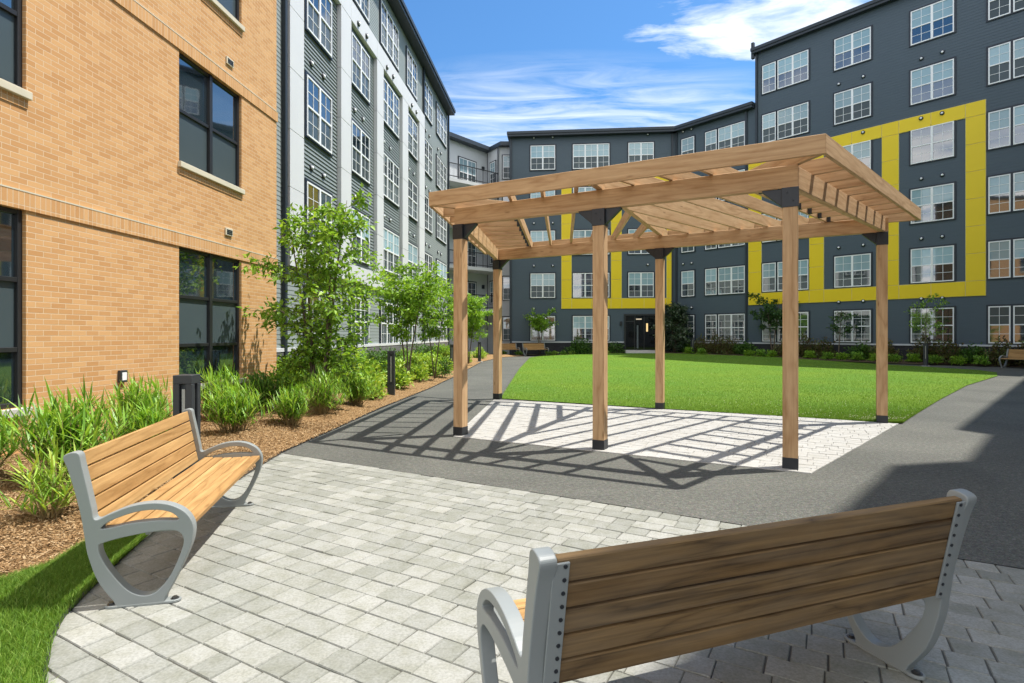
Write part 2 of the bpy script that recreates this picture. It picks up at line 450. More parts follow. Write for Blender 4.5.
g = MB(); g.box(-700, 700, -700, 700, -.4, -.06); tag(g.build('ground', M['soil']), kind='structure')

# asphalt path: one sheet, from the bed edge on the left to beyond the frame on the right
UP = Vector((.8695, -.494)); NP = Vector((.494, .8695))        # direction of the paver courses, and across
e0 = Vector((-2.93, 7.12))                                    # where pavers, asphalt and bed meet
asp = [(float(mulch_right(y)) - .03, y) for y in (7.12, 9, 11.5, 13.5, 15.67, 18, 20, 25, 31.1, 34, 36.5, 38.3, 39.4)]
asp = asp[::-1] + [tuple(e0)] + [tuple(e0 + UP*k) for k in (3, 6, 10, 16)] + [(16, -3), (34, 6), (34, 22), (22.9, 27.2), (12, 39.6), (6.4, 40.75), (.2, 41.3)]
def flat(name, pts, z, mat, kind='structure', th=.05):
    bm = bmesh.new()
    vs = [bm.verts.new((p[0], p[1], z)) for p in pts]
    f = bm.faces.new(vs); f.normal_update()
    if f.normal.z < 0: f.normal_flip()
    bmesh.ops.triangulate(bm, faces=[f])
    me = bpy.data.meshes.new(name); bm.to_mesh(me); bm.free(); me.materials.append(mat)
    return tag(link(bpy.data.objects.new(name, me)), kind=kind)
flat('asphalt_path', asp, .002, M['asphalt'])
flat('paving_base', [(-7, -1), (14, -3), (14, -1.5), (-2.6, 7.6), (-7, 8)], -.0085, M['joint_sand'])
flat('courtyard_floor', [(-9, 37.0), (-.8, 37.0), (.5, 41.4), (.5, 46), (-9, 46)], -.004, M['asphalt'])

def clip_poly(poly, conv):
    out = poly
    for i in range(len(conv)):
        a, b = conv[i], conv[(i+1) % len(conv)]
        ins = lambda p: (b[0]-a[0])*(p[1]-a[1]) - (b[1]-a[1])*(p[0]-a[0]) >= 0
        src, out = out, []
        for j in range(len(src)):
            p, q = src[j], src[(j+1) % len(src)]
            ip, iq = ins(p), ins(q)
            if ip: out.append(p)
            if ip != iq:
                d1 = (b[0]-a[0])*(p[1]-a[1]) - (b[1]-a[1])*(p[0]-a[0])
                d2 = (b[0]-a[0])*(q[1]-a[1]) - (b[1]-a[1])*(q[0]-a[0])
                t = d1/(d1-d2); out.append((p[0]+(q[0]-p[0])*t, p[1]+(q[1]-p[1])*t))
        if len(out) < 3: return []
    return out
def inset_poly(poly, d):
    n = len(poly); c = (sum(p[0] for p in poly)/n, sum(p[1] for p in poly)/n)
    res = []
    for p in poly:
        v = Vector((c[0]-p[0], c[1]-p[1])); L = max(v.length, 1e-6)
        res.append((p[0]+v.x/L*min(d*1.4, L*.4), p[1]+v.y/L*min(d*1.4, L*.4)))
    return res
def pavers(name, conv, origin, row, lens, gap, ztop, mat, ulim, vlim, rnd):
    mb = MB()
    for j in range(vlim[0], vlim[1]):
        u = ulim[0] - rnd.random()*.3
        while u < ulim[1]:
            L = rnd.choice(lens)
            q = [(u+gap/2, j*row+gap/2), (u+L-gap/2, j*row+gap/2), (u+L-gap/2, (j+1)*row-gap/2), (u+gap/2, (j+1)*row-gap/2)]
            u += L
            jx = lambda: rnd.uniform(-.003, .003)
            w = [(origin[0]+UP.x*(a+jx())+NP.x*(b+jx()), origin[1]+UP.y*(a)+NP.y*(b+jx())) for a, b in q]
            w = clip_poly(w, conv)
            if len(w) < 3: continue
            ar = abs(sum(w[i][0]*w[(i+1)%len(w)][1]-w[(i+1)%len(w)][0]*w[i][1] for i in range(len(w)))/2)
            if ar < .0006: continue
            k = len(w); zt = ztop + rnd.uniform(-.002, .002); tx, ty = rnd.uniform(-.01, .01), rnd.uniform(-.01, .01)
            c = w[0]; zz = lambda p: zt + (p[0]-c[0])*tx + (p[1]-c[1])*ty
            i1 = inset_poly(w, .0035)
            n = mb.add([(p[0], p[1], ztop-.03) for p in w] + [(p[0], p[1], zz(p)-.006) for p in w] + [(p[0], p[1], zz(p)) for p in i1])
            for a in range(k):
                b = (a+1) % k
                mb.face([n+a, n+b, n+k+b, n+k+a]); mb.face([n+k+a, n+k+b, n+2*k+b, n+2*k+a])
            mb.face([n+2*k+a for a in range(k)])
    return tag(mb.build(name, mat), kind='structure')
rp = random.Random(3)
pavers('paver_patio', [tuple(e0 - UP*6), tuple(e0 - UP*6 - NP*9), tuple(e0 + UP*9.5 - NP*9), tuple(e0 + UP*9.5)], e0, .156,
       [.156, .156, .165, .20, .235], .0055, 0.0, M['paver'], (-4.2, 9.5), (-46, 0), rp)
patch = [(-.86, 8.22), (3.22, 6.03), (6.52, 9.44), (-.42, 12.98)]
mbase = flat('pergola_paving_base', patch, .006, plain('pale_joint_sand', lin(.24, .235, .22), .95))
pavers('pergola_paving', patch, e0, .156, [.156, .2, .235, .235], .0045, .014, M['pale_paver'], (0, 12), (-6, 48), rp)

scan_sheet('mulch_bed', lambda y: -9.0, mulch_right, 3.08, 39.4, 260, 44, mulch_z, M['mulch'])
scan_sheet('lawn', lawn_left, lawn_right, 9.44, 38.3, 120, 40, lawn_z, M['lawn_soil'])
scan_sheet('grass_verge', grass_left, patio_left, .6, 4.5, 60, 24, lambda x, y: .012 + .02*sm((patio_left(y)-x)/.4), M['lawn_soil'])
scan_sheet('far_planting_bed', lambda y: .5, lambda y: 13.2, 40.35, 42.6, 8, 40, lambda x, y: .06 + .20*sm((x-2)/8), M['soil'])
# bed along the right-hand facade
CO = Vector((11.90, 40.85)); UR = Vector((.6545, -.7561)); IR = Vector((.7561, .6545))   # corner, along, inwards
mb = MB(); n0 = None
for k in range(30):
    p = CO + UR * (k*1.0 - .6); w = 2.2 if k < 17 else 1.2
    zb = .25 - .009*k
    q = p - IR*w
    i = mb.add([(q.x, q.y, zb-.06), ((p+q).x/2, (p+q).y/2, zb+.05), (p.x + .3, p.y + .3, zb+.06)])
    if k: mb.face([i-3, i, i+1, i-2]); mb.face([i-2, i+1, i+2, i-1])
tag(mb.build('facade_planting_bed', M['soil']), kind='structure')

def edging(name, pts, h0, h1):
    mb = MB()
    for a, b in zip(pts[:-1], pts[1:]): mb.bar((a[0], a[1], h0), (b[0], b[1], h0), .012, h1-h0)
    tag(mb.build(name, M['black_steel']), kind='structure')
ys = np.linspace(.7, 4.4, 40); edging('grass_kerb', [(float(patio_left(y)), y) for y in ys], -.02, .022)
ys = np.concatenate([np.linspace(4.5, 7.1, 14), np.linspace(7.3, 38, 60)]); edging('bed_kerb', [(float(mulch_right(y)), y) for y in ys], -.02, .026)

# loose wood chips on the bed
def chips(n, ya, yb, xmin):
    y = ya + (yb-ya)*rng.random(n)**1.6
    xr = mulch_right(y); x = xr + .03 - (xr-xmin)*rng.random(n)
    P = np.stack([x, y, mulch_z(x, y)+.004], 1)
    a = rng.random(n)*2*PI; L = rng.uniform(.007, .026, n); W = rng.uniform(.0025, .007, n)
    t1 = rng.normal(0, .28, n); t2 = rng.normal(0, .35, n)
    d = np.stack([np.cos(a)*np.cos(t1), np.sin(a)*np.cos(t1), np.sin(t1)], 1)*L[:, None]
    e = np.stack([-np.sin(a)*np.cos(t2), np.cos(a)*np.cos(t2), np.sin(t2)], 1)*W[:, None]
    P[:, 2] += np.abs(d[:, 2])*.6
    V = np.stack([P-d-e*.5, P-d*.1-e, P+d+e*.3, P+d*.1+e], 1).reshape(-1, 3)
    return V
V = np.concatenate([chips(90000, 3.15, 9.5, -5.6), chips(30000, 8.5, 20, -4.8)])
o = link(bpy.data.objects.new('mulch_chips', mesh_np('mulch_chips', V, np.arange(len(V)).reshape(-1, 4), M['mulch_chip'])))
tag(o, 'loose tan wood chip mulch covering the planting bed', 'mulch', kind='stuff')

def blades(n, xl, xr, ya, yb, zf, h, w, bias=1.0, lean=.35):
    y = ya + (yb-ya)*rng.random(n)**bias
    a, b = xl(y), xr(y)
    x = a + (b-a)*rng.random(n)
    P = np.stack([x, y, zf(x, y)-.004], 1)
    az = rng.random(n)*2*PI; H = h*rng.uniform(.55, 1.15, n)
    l = lean*rng.random(n)*H
    dx = np.stack([np.cos(az), np.sin(az), np.zeros(n)], 1)
    az2 = rng.random(n)*2*PI
    s = np.stack([np.cos(az2), np.sin(az2), np.zeros(n)], 1)*(w*rng.uniform(.6, 1.2, n))[:, None]
    mid = P + dx*(l*.35)[:, None] + np.array([0, 0, 1])*(H*.6)[:, None]
    tip = P + dx*(l*1.3)[:, None] + np.array([0, 0, 1])*H[:, None]
    V = np.stack([P-s, P+s, mid+s*.7, mid-s*.7, tip+s*.08, tip-s*.08], 1).reshape(-1, 3)
    b0 = np.arange(n)*6
    Fc = np.stack([np.stack([b0, b0+1, b0+2, b0+3], 1), np.stack([b0+3, b0+2, b0+4, b0+5], 1)], 1).reshape(-1, 4)
    return V, Fc
vz = lambda x, y: .012 + .02*sm((patio_left(y)-x)/.4)
Va, Fa = blades(95000, lambda y: np.maximum(grass_left(y), -4.2), lambda y: patio_left(y)+.012, 2.2, 4.5, vz, .048, .0017, 1.0, .8)
o = link(bpy.data.objects.new('verge_grass', mesh_np('verge_grass', Va, Fa, M['grass_blade'])))
tag(o, 'short green grass beside the paver patio', 'grass', kind='stuff')
Va, Fa = blades(230000, lambda y: lawn_left(y)-.03, lambda y: lawn_right(y)+.03, 9.44, 38.3, lawn_z, .036, .0027, 1.9, .7)
o = link(bpy.data.objects.new('lawn_grass', mesh_np('lawn_grass', Va, Fa, M['grass_blade'])))
tag(o, 'mown bright green lawn grass beyond the pergola', 'grass', kind='stuff')

# white clover heads dotted over the lawn
n = 1500
y = 9.6 + 26*rng.random(n)**1.5; x = lawn_left(y) + (lawn_right(y)-lawn_left(y))*rng.random(n)
P = np.stack([x, y, lawn_z(x, y)+rng.uniform(.03, .055, n)], 1); r_ = rng.uniform(.004, .008, n)[:, None]
ax = np.array([[1, 0, 0], [-1, 0, 0], [0, 1, 0], [0, -1, 0], [0, 0, 1], [0, 0, -1]], float)
V = (P[:, None, :] + ax[None]*r_[:, None]).reshape(-1, 3)
tri = np.array([[0, 2, 4], [2, 1, 4], [1, 3, 4], [3, 0, 4], [2, 0, 5], [1, 2, 5], [3, 1, 5], [0, 3, 5]])
Fc = (np.arange(n)[:, None, None]*6 + tri[None]).reshape(-1, 3)
o = link(bpy.data.objects.new('clover_flowers', mesh_np('clover_flowers', V, Fc, plain('clover', lin(.62, .60, .42), .8))))
tag(o, 'tiny pale clover flowers dotted over the lawn', 'flowers', kind='stuff')
# ================================================================== PERGOLA
def build_pergola():
    root = thing('pergola', 'open cedar pergola on six posts with flared slatted roof and black steel brackets', 'pergola', (-.768, 8.356, 0), R(-28.2))
    W = M['pergola_wood']; K = M['black_steel']
    Z0, SL = 3.39, .0243
    zr = lambda v: Z0 + SL*v
    P = dict(P1=(0, 0), P2=(2.18, 0), P3=(4.41, 0), A=(-1.86, 4.38), B=(1.915, 4.38), C=(5.67, 4.38))
    hp, bh = .0775, .25
    V2 = lambda a: Vector(a)
    dL = (V2(P['A'])-V2(P['P1'])).normalized(); nL = Vector((dL.y, -dL.x))      # inward (right) of the left side
    dR = (V2(P['C'])-V2(P['P3'])).normalized(); nR = Vector((-dR.y, dR.x))      # inward (left) of the right side
    dF = Vector((1, 0))
    gus = dict(P1=[(1, 0)], P2=[(-1, 0), (1, 0)], P3=[(-1, 0)], A=[(1, 0)], B=[(-1, 0), (1, 0)], C=[(-1, 0)])
    gs = dict(P1=dL, P3=dR, A=-dL, C=-dR)
    for k, (u, v) in P.items():
        zb = zr(v) - bh
        zg = .014
        p = MB().box(u-hp, u+hp, v-hp, v+hp, zg, zb, (0, 0, 1)).build('post', W, root, .006)
        MB().box(u-hp-.003, u+hp+.003, v-hp-.003, v+hp+.003, zg, zg+.125).build('post_base', K, p, .003)
        b = MB(); b.box(u-hp-.008, u+hp+.008, v-hp-.008, v+hp+.008, zb-.22, zb-.002)
        for gx, gy in gus[k]:
            x0 = u + gx*(hp+.008); x1 = u + gx*(hp+.21)
            tri = [(x0, zb-.002), (x1, zb-.002), (x1, zb-.02), (x0, zb-.2)]
            if gx < 0: tri = tri[::-1]
            n = b.add([(a, v-.035, c) for a, c in tri] + [(a, v+.035, c) for a, c in tri])
            m = len(tri)
            b.face([n+i for i in reversed(range(m))]); b.face([n+m+i for i in range(m)])
            for i in range(m): b.face([n+i, n+(i+1) % m, n+m+(i+1) % m, n+m+i])
        for q in range(2):
            b.tube([(u-.03+.06*q, v-hp-.004, zb-.06-.09*q), (u-.03+.06*q, v-hp-.016, zb-.06-.09*q)], .009, 8)
        b.build('bracket', K, p, .002)
    # front and rear beams
    MB().bar((-.08, 0, Z0-bh), (4.49, 0, Z0-bh), .10, bh).build('front_beam', W, root, .006)
    z4 = zr(4.38)
    MB().bar((-1.95, 4.38, z4-bh), (5.76, 4.38, z4-bh), .10, bh).build('rear_beam', W, root, .006)
    def at(base, d, n, s, off): q = V2(base) + d*s + n*off; return q
    for nm, a, b2, d, n in (('side_beam', 'P1', 'A', dL, nL), ('side_beam', 'P3', 'C', dR, nR)):
        L = (V2(P[b2])-V2(P[a])).length
        p0 = at(P[a], d, n, .075, -.02); p1 = at(P[a], d, n, L-.075, -.02)
        MB().bar((p0.x, p0.y, zr(p0.y)-bh), (p1.x, p1.y, zr(p1.y)-bh), .09, bh).build(nm, W, root, .006)
    # spine over the middle posts
    sp0, sp1 = V2((2.20, -.34)), V2((1.895, 4.98))
    rh, rt = .185, .042
    MB().bar((*sp0, zr(sp0.y)+.002), (*sp1, zr(sp1.y)+.002), .085, rh).build('spine_beam', W, root, .004)
    def isect(p, d, q, e):
        M2 = Matrix(((d.x, -e.x), (d.y, -e.y))); r = M2.inverted() @ (q-p); return p + d*r.x
    FV, RV, SO = -.37, 5.03, -.43
    spd = (sp1-sp0).normalized()
    for base, d, n, sgn in (('P1', dL, nL, 1), ('P3', dR, nR, -1)):
        for k in range(6):
            off = .79 + .455*k
            o0 = V2(P[base]) + n*off
            a = isect(o0, d, V2((0, FV+.03)), dF)
            s = isect(o0, d, sp0, spd)
            if (a.x - isect(a, dF, sp0, spd).x) * sgn > -.06: a = s + d*.05
            e = isect(o0, d, V2((0, RV-.03)), dF)
            MB().bar((a.x, a.y, zr(a.y)+.002), (e.x, e.y, zr(e.y)+.002), rt, rh).build('rafter', W, root, .003)
        # hip rafter over the corner post
        tr = V2(P[base]) + n*.79
        corner = isect(V2((0, FV)), dF, V2(P[base])+n*SO, d)
        bis = (d + (-dF if base == 'P3' else dF)).normalized()
        t0 = isect(corner, bis, tr, d) - bis*.03
        c0 = corner + bis*.06
        MB().bar((c0.x, c0.y, zr(c0.y)+.003), (t0.x, t0.y, zr(t0.y)+.003), .06, rh-.004).build('hip_rafter', W, root, .003)
        hn = MB()
        for k in range(8):
            s = .62 + .525*k
            a = at(P[base], d, n, s, .79-rt/2-.002); e = at(P[base], d, n, s, SO+.028)
            ul = .12 if k == 0 else 0
            if k == 0: a = at(P[base], d, n, s, .62)
            lb = MB().bar((a.x, a.y, zr(a.y)+.001), (e.x, e.y, zr(e.y)+.001), rt, rh-.003).build('lookout', W, root, .003)
            if k:
                h = MB(); a2 = at(P[base], d, n, s, .79-rt/2-.003); a3 = at(P[base], d, n, s, .79-rt/2-.06)
                h.bar((a2.x, a2.y, zr(a2.y)-.004), (a3.x, a3.y, zr(a3.y)-.004), rt+.008, .11)
                h.build('joist_hanger', K, lb)
    # fascia ring with mitred corners
    cs = [isect(V2((0, FV)), dF, V2(P['P1'])+nL*SO, dL), isect(V2((0, FV)), dF, V2(P['P3'])+nR*SO, dR),
          isect(V2((0, RV)), dF, V2(P['P3'])+nR*SO, dR), isect(V2((0, RV)), dF, V2(P['P1'])+nL*SO, dL)]
    th = .045
    ci = [isect(V2((0, FV+th)), dF, V2(P['P1'])+nL*(SO+th), dL), isect(V2((0, FV+th)), dF, V2(P['P3'])+nR*(SO+th), dR),
          isect(V2((0, RV-th)), dF, V2(P['P3'])+nR*(SO+th), dR), isect(V2((0, RV-th)), dF, V2(P['P1'])+nL*(SO+th), dL)]
    for i in range(4):
        j = (i+1) % 4
        q = [cs[i], cs[j], ci[j], ci[i]]
        g = (cs[j]-cs[i]).normalized()
        MB().prism([(p.x, p.y) for p in q], [zr(p.y)-.002 for p in q], .205, (g.x, g.y, 0)).build('fascia', W, root, .004)
build_pergola()
# ================================================================== BENCHES
def catmull(pts, n=6, closed=True):
    out = []; k = len(pts)
    for i in range(k if closed else k-1):
        p0, p1, p2, p3 = (pts[(i+j-1) % k] if closed else pts[min(max(i+j-1, 0), k-1)] for j in range(4))
        for q in range(n):
            t = q/n
            out.append(tuple(.5*((2*b)+(-a+c)*t+(2*a-5*b+4*c-d)*t*t+(-a+3*b-3*c+d)*t**3) for a, b, c, d in zip(p0, p1, p2, p3)))
    return out
def extruded_curve(name, loops, half, bevel, mat):
    cu = bpy.data.curves.new(name, 'CURVE'); cu.dimensions = '2D'; cu.fill_mode = 'BOTH'
    cu.extrude = half - bevel; cu.bevel_depth = bevel; cu.bevel_resolution = 2; cu.offset = -bevel
    for lp in loops:
        s = cu.splines.new('POLY'); s.points.add(len(lp)-1); s.use_cyclic_u = True
        for p, q in zip(s.points, lp): p.co = (q[0], q[1], 0, 1)
    ob = bpy.data.objects.new(name, cu); COL.objects.link(ob)
    dg = bpy.context.evaluated_depsgraph_get()
    me = bpy.data.meshes.new_from_object(ob.evaluated_get(dg))
    bpy.data.objects.remove(ob); bpy.data.curves.remove(cu)
    me.name = name
    me.materials.clear(); me.materials.append(mat)
    for p in me.polygons: p.use_smooth = False
    return me
OUT = [(-.385, .835), (-.372, .856), (-.335, .866), (-.308, .853), (-.297, .80), (-.272, .68), (-.248, .56), (-.232, .495),
       (-.165, .520), (-.08, .552), (.0, .566), (.076, .565), (.15, .545), (.215, .50), (.252, .43), (.248, .345), (.215, .25), (.165, .14), (.115, .045), (.082, .0),
       (-.105, .0), (-.152, .05), (-.222, .16), (-.268, .30), (-.285, .405), (-.302, .52), (-.338, .68), (-.366, .78)]
SLOT = [(-.205, .443), (-.17, .476), (-.10, .504), (-.02, .524), (.07, .526), (.14, .506), (.178, .468), (.15, .462), (.076, .468), (-.058, .462), (-.15, .446)]
HOLE = [(-.216, .345), (-.20, .362), (-.10, .386), (.035, .405), (.15, .406), (.197, .372), (.196, .305), (.145, .175), (.085, .090), (.03, .058), (-.03, .066), (-.09, .11), (-.16, .205), (-.205, .29)]
def end_frame_mesh():
    me = extruded_curve('end_frame', [catmull(OUT, 5), catmull(SLOT, 4), catmull(HOLE, 5)], .029, .005, M['bench_metal'])
    me.transform(Matrix(((0, 0, 1, 0), (1, 0, 0, 0), (0, 1, 0, 0), (0, 0, 0, 1))))
    return me
def make_bench(label, loc, rz, wood_back, wood_seat, L=1.83, group='wood slat benches with looped metal ends'):
    root = thing('park_bench', label, 'bench', (loc[0], loc[1], loc[2] if len(loc) > 2 else 0), rz, group)
    fm = bpy.data.meshes.get('end_frame_shared') or end_frame_mesh(); fm.name = 'end_frame_shared'
    for sx in (-1, 1):
        fr = place('end_frame', fm, root, (sx*L/2, 0, 0))
        ft = MB()
        for ys in (-.15, .135):
            n = 14
            pts = [(sx*0 + .034*math.cos(a), ys+.048*math.sin(a)) for a in [2*PI*i/n for i in range(n)]]
            ft.prism(pts, .001, .014)
        ft.prism([(-.03, -.15), (.03, -.15), (.03, .135), (-.03, .135)], .002, .012)
        f2 = ft.build('foot_flange', M['bench_metal'], fr, .002)
        for ys in (-.165, .150):
            b = MB(); b.tube([(0, ys, .014), (0, ys, .026)], .014, 6); b.tube([(0, ys, .0145), (0, ys, .017)], .022, 12)
            b.build('anchor_bolt', M['bolt_steel'], fr)
    x0 = L/2 - .034
    # five back slats between the uprights
    a, b = Vector((-.252, .418)), Vector((-.337, .850))
    d = (b-a); Lb = d.length; d.normalize(); nn = Vector((-d.y, d.x))      # nn points backwards (negative y)
    if nn.x > 0: nn = -nn
    h = Lb/5
    for i in range(5):
        c0 = a + d*(h*i+.005); c1 = a + d*(h*(i+1)-.004)
        q = [c0, c1, c1+nn*.034, c0+nn*.034]
        m = MB(); n = m.add([(-x0, p.x, p.y) for p in q] + [(x0, p.x, p.y) for p in q])
        for fc in ((0,1,2,3), (7,6,5,4), (0,4,5,1), (1,5,6,2), (2,6,7,3), (3,7,4,0)): m.face([n+i for i in fc], (1, 0, 0))
        m.build('back_slat', wood_back, root, .004)
    # mounting plates with bolts, behind the slat ends
    for sx in (-1, 1):
        m = MB(); xa, xb = sx*(x0+.014), sx*(x0-.040)
        q = [a+nn*.0345, b+nn*.0345-d*.012, b+nn*.043-d*.012, a+nn*.043]
        n = m.add([(min(xa, xb), p.x, p.y) for p in q] + [(max(xa, xb), p.x, p.y) for p in q])
        for fc in ((0,1,2,3), (7,6,5,4), (0,4,5,1), (1,5,6,2), (2,6,7,3), (3,7,4,0)): m.face([n+i for i in fc])
        pl = m.build('mounting_plate', M['bench_metal'], root, .002)
        for i in range(5):
            for fr2 in (.25, .75):
                c = a + d*(h*(i+fr2)) + nn*.043
                e = c + nn*.004
                bb = MB(); bb.tube([(sx*(x0-.024), c.x, c.y), (sx*(x0-.024), e.x, e.y)], .0065, 8)
                bb.build('slat_bolt', M['black_steel'], pl)
    # seat slats, slightly dished
    ys = [-.205, -.130, -.055, .020, .095, .170]
    for i, y in enumerate(ys):
        z = .435 + .012*abs((y+.0)/.2)**2 + (-.004 if i == 5 else 0)
        m = MB(); m.box(-x0, x0, y, y+.069, z-.032, z, (1, 0, 0)); m.build('seat_slat', wood_seat, root, .005)
    m = MB()
    for xs in (-x0+.02, 0, x0-.02): m.box(xs-.02, xs+.02, -.2, .2, .385, .401)
    m.box(-x0, x0, -.012, .012, .372, .386); m.build('seat_support', M['bench_metal'], root, .002)
    return root
make_bench('tan wood bench at left beside the grass, seat facing the pavers', (-2.255, 4.02), R(-77.0), M['bench_wood'], M['bench_wood'])
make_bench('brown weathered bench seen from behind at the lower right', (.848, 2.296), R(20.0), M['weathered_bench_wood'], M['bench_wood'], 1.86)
make_bench('small far bench in front of the navy wall, nearer its lit doorway', (1.72, 40.0, .04), R(210), M['bench_wood'], M['bench_wood'])
make_bench('small far bench half hidden behind the left rear pergola post', (-.35, 40.2, .04), R(210), M['bench_wood'], M['bench_wood'])
make_bench('bench at the far right edge before the bronze hedge', (22.75, 24.75, .0), R(108), M['bench_wood'], M['bench_wood'])
# ================================================================== BUILDINGS
ST, SILL, WH = 3.17, 1.09, 1.81                                 # storey, sill height, window height
def facade(name, label, O, u):
    """an Empty at the facade's lower left corner: local +x along the wall, -y out of it"""
    o = thing(name, label, 'building', (O[0], O[1], 0), math.atan2(u[1], u[0]))
    o['_u'] = 0; del o['_u']
    return o
def t_px(px, O, u):
    xh = (px-CX)/F
    return (xh*O[1]-O[0])/(u[0]-xh*u[1])

def lap_siding(x0, x1, z0, z1, course=.16, out=.014):
    mb = MB(); z = z0
    while z < z1 - .01:
        za = min(z+course, z1)
        i = mb.add([(x0, -out, z), (x1, -out, z), (x1, -.002, za), (x0, -.002, za), (x0, 0, z), (x1, 0, z)])
        mb.face([i, i+1, i+2, i+3]); mb.face([i+4, i+5, i+1, i])
        z = za
    return mb
def add_core(mb, x0, x1, d, z0, z1):
    """body of the building behind the siding"""
    mb.box(x0, x1, .004, d, z0, z1); return mb

WCACHE = {}
def window_meshes(units, h, style):
    """units: list of pane widths; gaps between units are mullions. Double hung sashes, white vinyl with dark casing."""
    key = (tuple(units), round(h, 3))
    if key in WCACHE: return WCACHE[key]
    fr, cs = MB(), MB()
    up, lo = MB(), MB()
    x = 0.0; J, y0, y1 = .052, -.075, -.028
    tot = sum(abs(w) for w in units)
    for w in units:
        w = abs(w)
        xa, xb = x, x+w
        fr.box(xa, xa+J, y0, -.016, 0, h); fr.box(xb-J, xb, y0, -.016, 0, h)
        fr.box(xa+J, xb-J, y0, -.016, h-J, h); fr.box(xa+J, xb-J, y0-.012, -.016, 0, J)
        m = h*.5
        fr.box(xa+J, xb-J, y0+.004, -.016, m-.028, m+.028)
        xc = (xa+xb)/2
        for za, zb, yy in ((J, m-.028, -.043), (m+.028, h-J, -.055)):
            fr.box(xc-.009, xc+.009, yy-.006, yy+.012, za, zb)
            zc = (za+zb)/2
            fr.box(xa+J, xc-.009, yy-.005, yy+.012, zc-.009, zc+.009); fr.box(xc+.009, xb-J, yy-.005, yy+.012, zc-.009, zc+.009)
        up.box(xa+J-.004, xb-J+.004, -.048, -.018, m+.026, h-J+.004)
        lo.box(xa+J-.004, xb-J+.004, -.036, -.018, J-.004, m-.026)
        x = xb
    c = .085
    cs.box(-c, 0, -.055, -.003, -c*.6, h+c); cs.box(tot, tot+c, -.055, -.003, -c*.6, h+c)
    cs.box(0, tot, -.055, -.003, h, h+c); cs.box(0, tot, -.062, -.003, -c*.6, 0)
    WCACHE[key] = (fr.mesh('window_frame', M['white_vinyl']), cs.mesh('casing', M['navy_trim']), up.mesh('upper_pane', M['blind_glass']), lo.mesh('lower_pane', M['screen_glass']))
    return WCACHE[key]
GL = {}
def pane_variant(me, key):
    k = (me.name, key)
    if k not in GL:
        c = me.copy(); c.materials.clear(); c.materials.append(M[key]); GL[k] = c
    return GL[k]
rw = random.Random(5)
def window(parent, x, z, units, h=WH, up='blind_glass', lo='screen_glass', y=0.0, rz=0.0, loc=None):
    fr, cs, u_, l_ = window_meshes(units, h, 0)
    w = place('window', fr, parent, loc or (x, y, z), rz)
    place('casing', cs, w)
    place('upper_pane', pane_variant(u_, up), w); place('lower_pane', pane_variant(l_, lo), w)
    return w
VENT = None
def vent_caps(parent, xs, z, pale=True):
    global VENT
    if VENT is None:
        m = MB(); m.smooth = True
        m.tube([(0, .0, 0), (0, -.05, 0)], .10, 14); m.cur = 1
        m.tube([(0, -.045, 0), (0, -.085, .0)], [.062, .05], 12)
        VENT = m.mesh('vent_cap', [M['navy_trim'], M['white_vinyl']])
    for x in xs: place('vent_cap', VENT, parent, (x, -.012, z))
def downspout(parent, x, z0, z1, y=-.07, mat='roof_metal', w=.06):
    m = MB(); m.box(x-w, x+w, y-.05, y+.05, z0, z1)
    return m.build('downspout', M[mat], parent)
def eave(parent, x0, x1, z, out=.45, d=6.0, th=.30):
    m = MB()
    m.prism([(x0, -out), (x1, -out), (x1, d), (x0, d)], z, th*.45)
    m.prism([(x0-.03, -out-.06), (x1+.03, -out-.06), (x1+.03, d), (x0-.03, d)], z+th*.45+.002, th*.55)
    return m.build('roof', M['roof_metal'], parent)

# ---- tan brick building, left foreground
d1 = Vector((50/F, 1.0)).normalized()
BO = Vector((-6.26 + 50/F*1.6, 1.6))
brick = facade('tan_brick_building', 'tan brick apartment building with dark bronze windows, left foreground', BO, d1)
LY = lambda y: (y-BO.y)/d1.y
xa, xb, HB = 0.0, LY(12.28), 14.5
wins = []                                                       # x0, x1, z0, z1
for (ya, yb) in ((4.75, 6.54), (9.153, 10.94)):
    for z0, z1, low in ((.66, 2.955, 1), (4.34, 6.17, 0), (7.52, 9.36, 0), (10.7, 12.5, 0)):
        wins.append((LY(ya), LY(yb), z0, z1, low))
bm_ = MB()
xs = sorted({xa, xb, *[w[0] for w in wins], *[w[1] for w in wins]})
zs = sorted({-.1, HB, *[w[2] for w in wins], *[w[3] for w in wins]})
RD = .13
for i in range(len(xs)-1):
    for j in range(len(zs)-1):
        x0, x1, z0, z1 = xs[i], xs[i+1], zs[j], zs[j+1]
        if any(w[0]-1e-4 <= x0 and x1 <= w[1]+1e-4 and w[2]-1e-4 <= z0 and z1 <= w[3]+1e-4 for w in wins): continue
        n = bm_.add([(x0, 0, z0), (x1, 0, z0), (x1, 0, z1), (x0, 0, z1)]); bm_.face([n, n+1, n+2, n+3])
for x0, x1, z0, z1, low in wins:
    n = bm_.add([(x0, 0, z0), (x0, RD, z0), (x0, RD, z1), (x0, 0, z1), (x1, 0, z0), (x1, RD, z0), (x1, RD, z1), (x1, 0, z1)])
    bm_.face([n, n+1, n+2, n+3]); bm_.face([n+4, n+7, n+6, n+5]); bm_.face([n+3, n+2, n+6, n+7]); bm_.face([n, n+4, n+5, n+1])
n = bm_.add([(xb, 0, -.1), (xb, 3, -.1), (xb, 3, HB), (xb, 0, HB)]); bm_.face([n, n+1, n+2, n+3])
n = bm_.add([(xa, 0, -.1), (xa, 3, -.1), (xa, 3, HB), (xa, 0, HB)]); bm_.face([n+3, n+2, n+1, n])
n = bm_.add([(xa, RD+.1, -.1), (xb, RD+.1, -.1), (xb, RD+.1, HB), (xa, RD+.1, HB)]); 
bm_.build('wall', M['tan_brick'], brick)
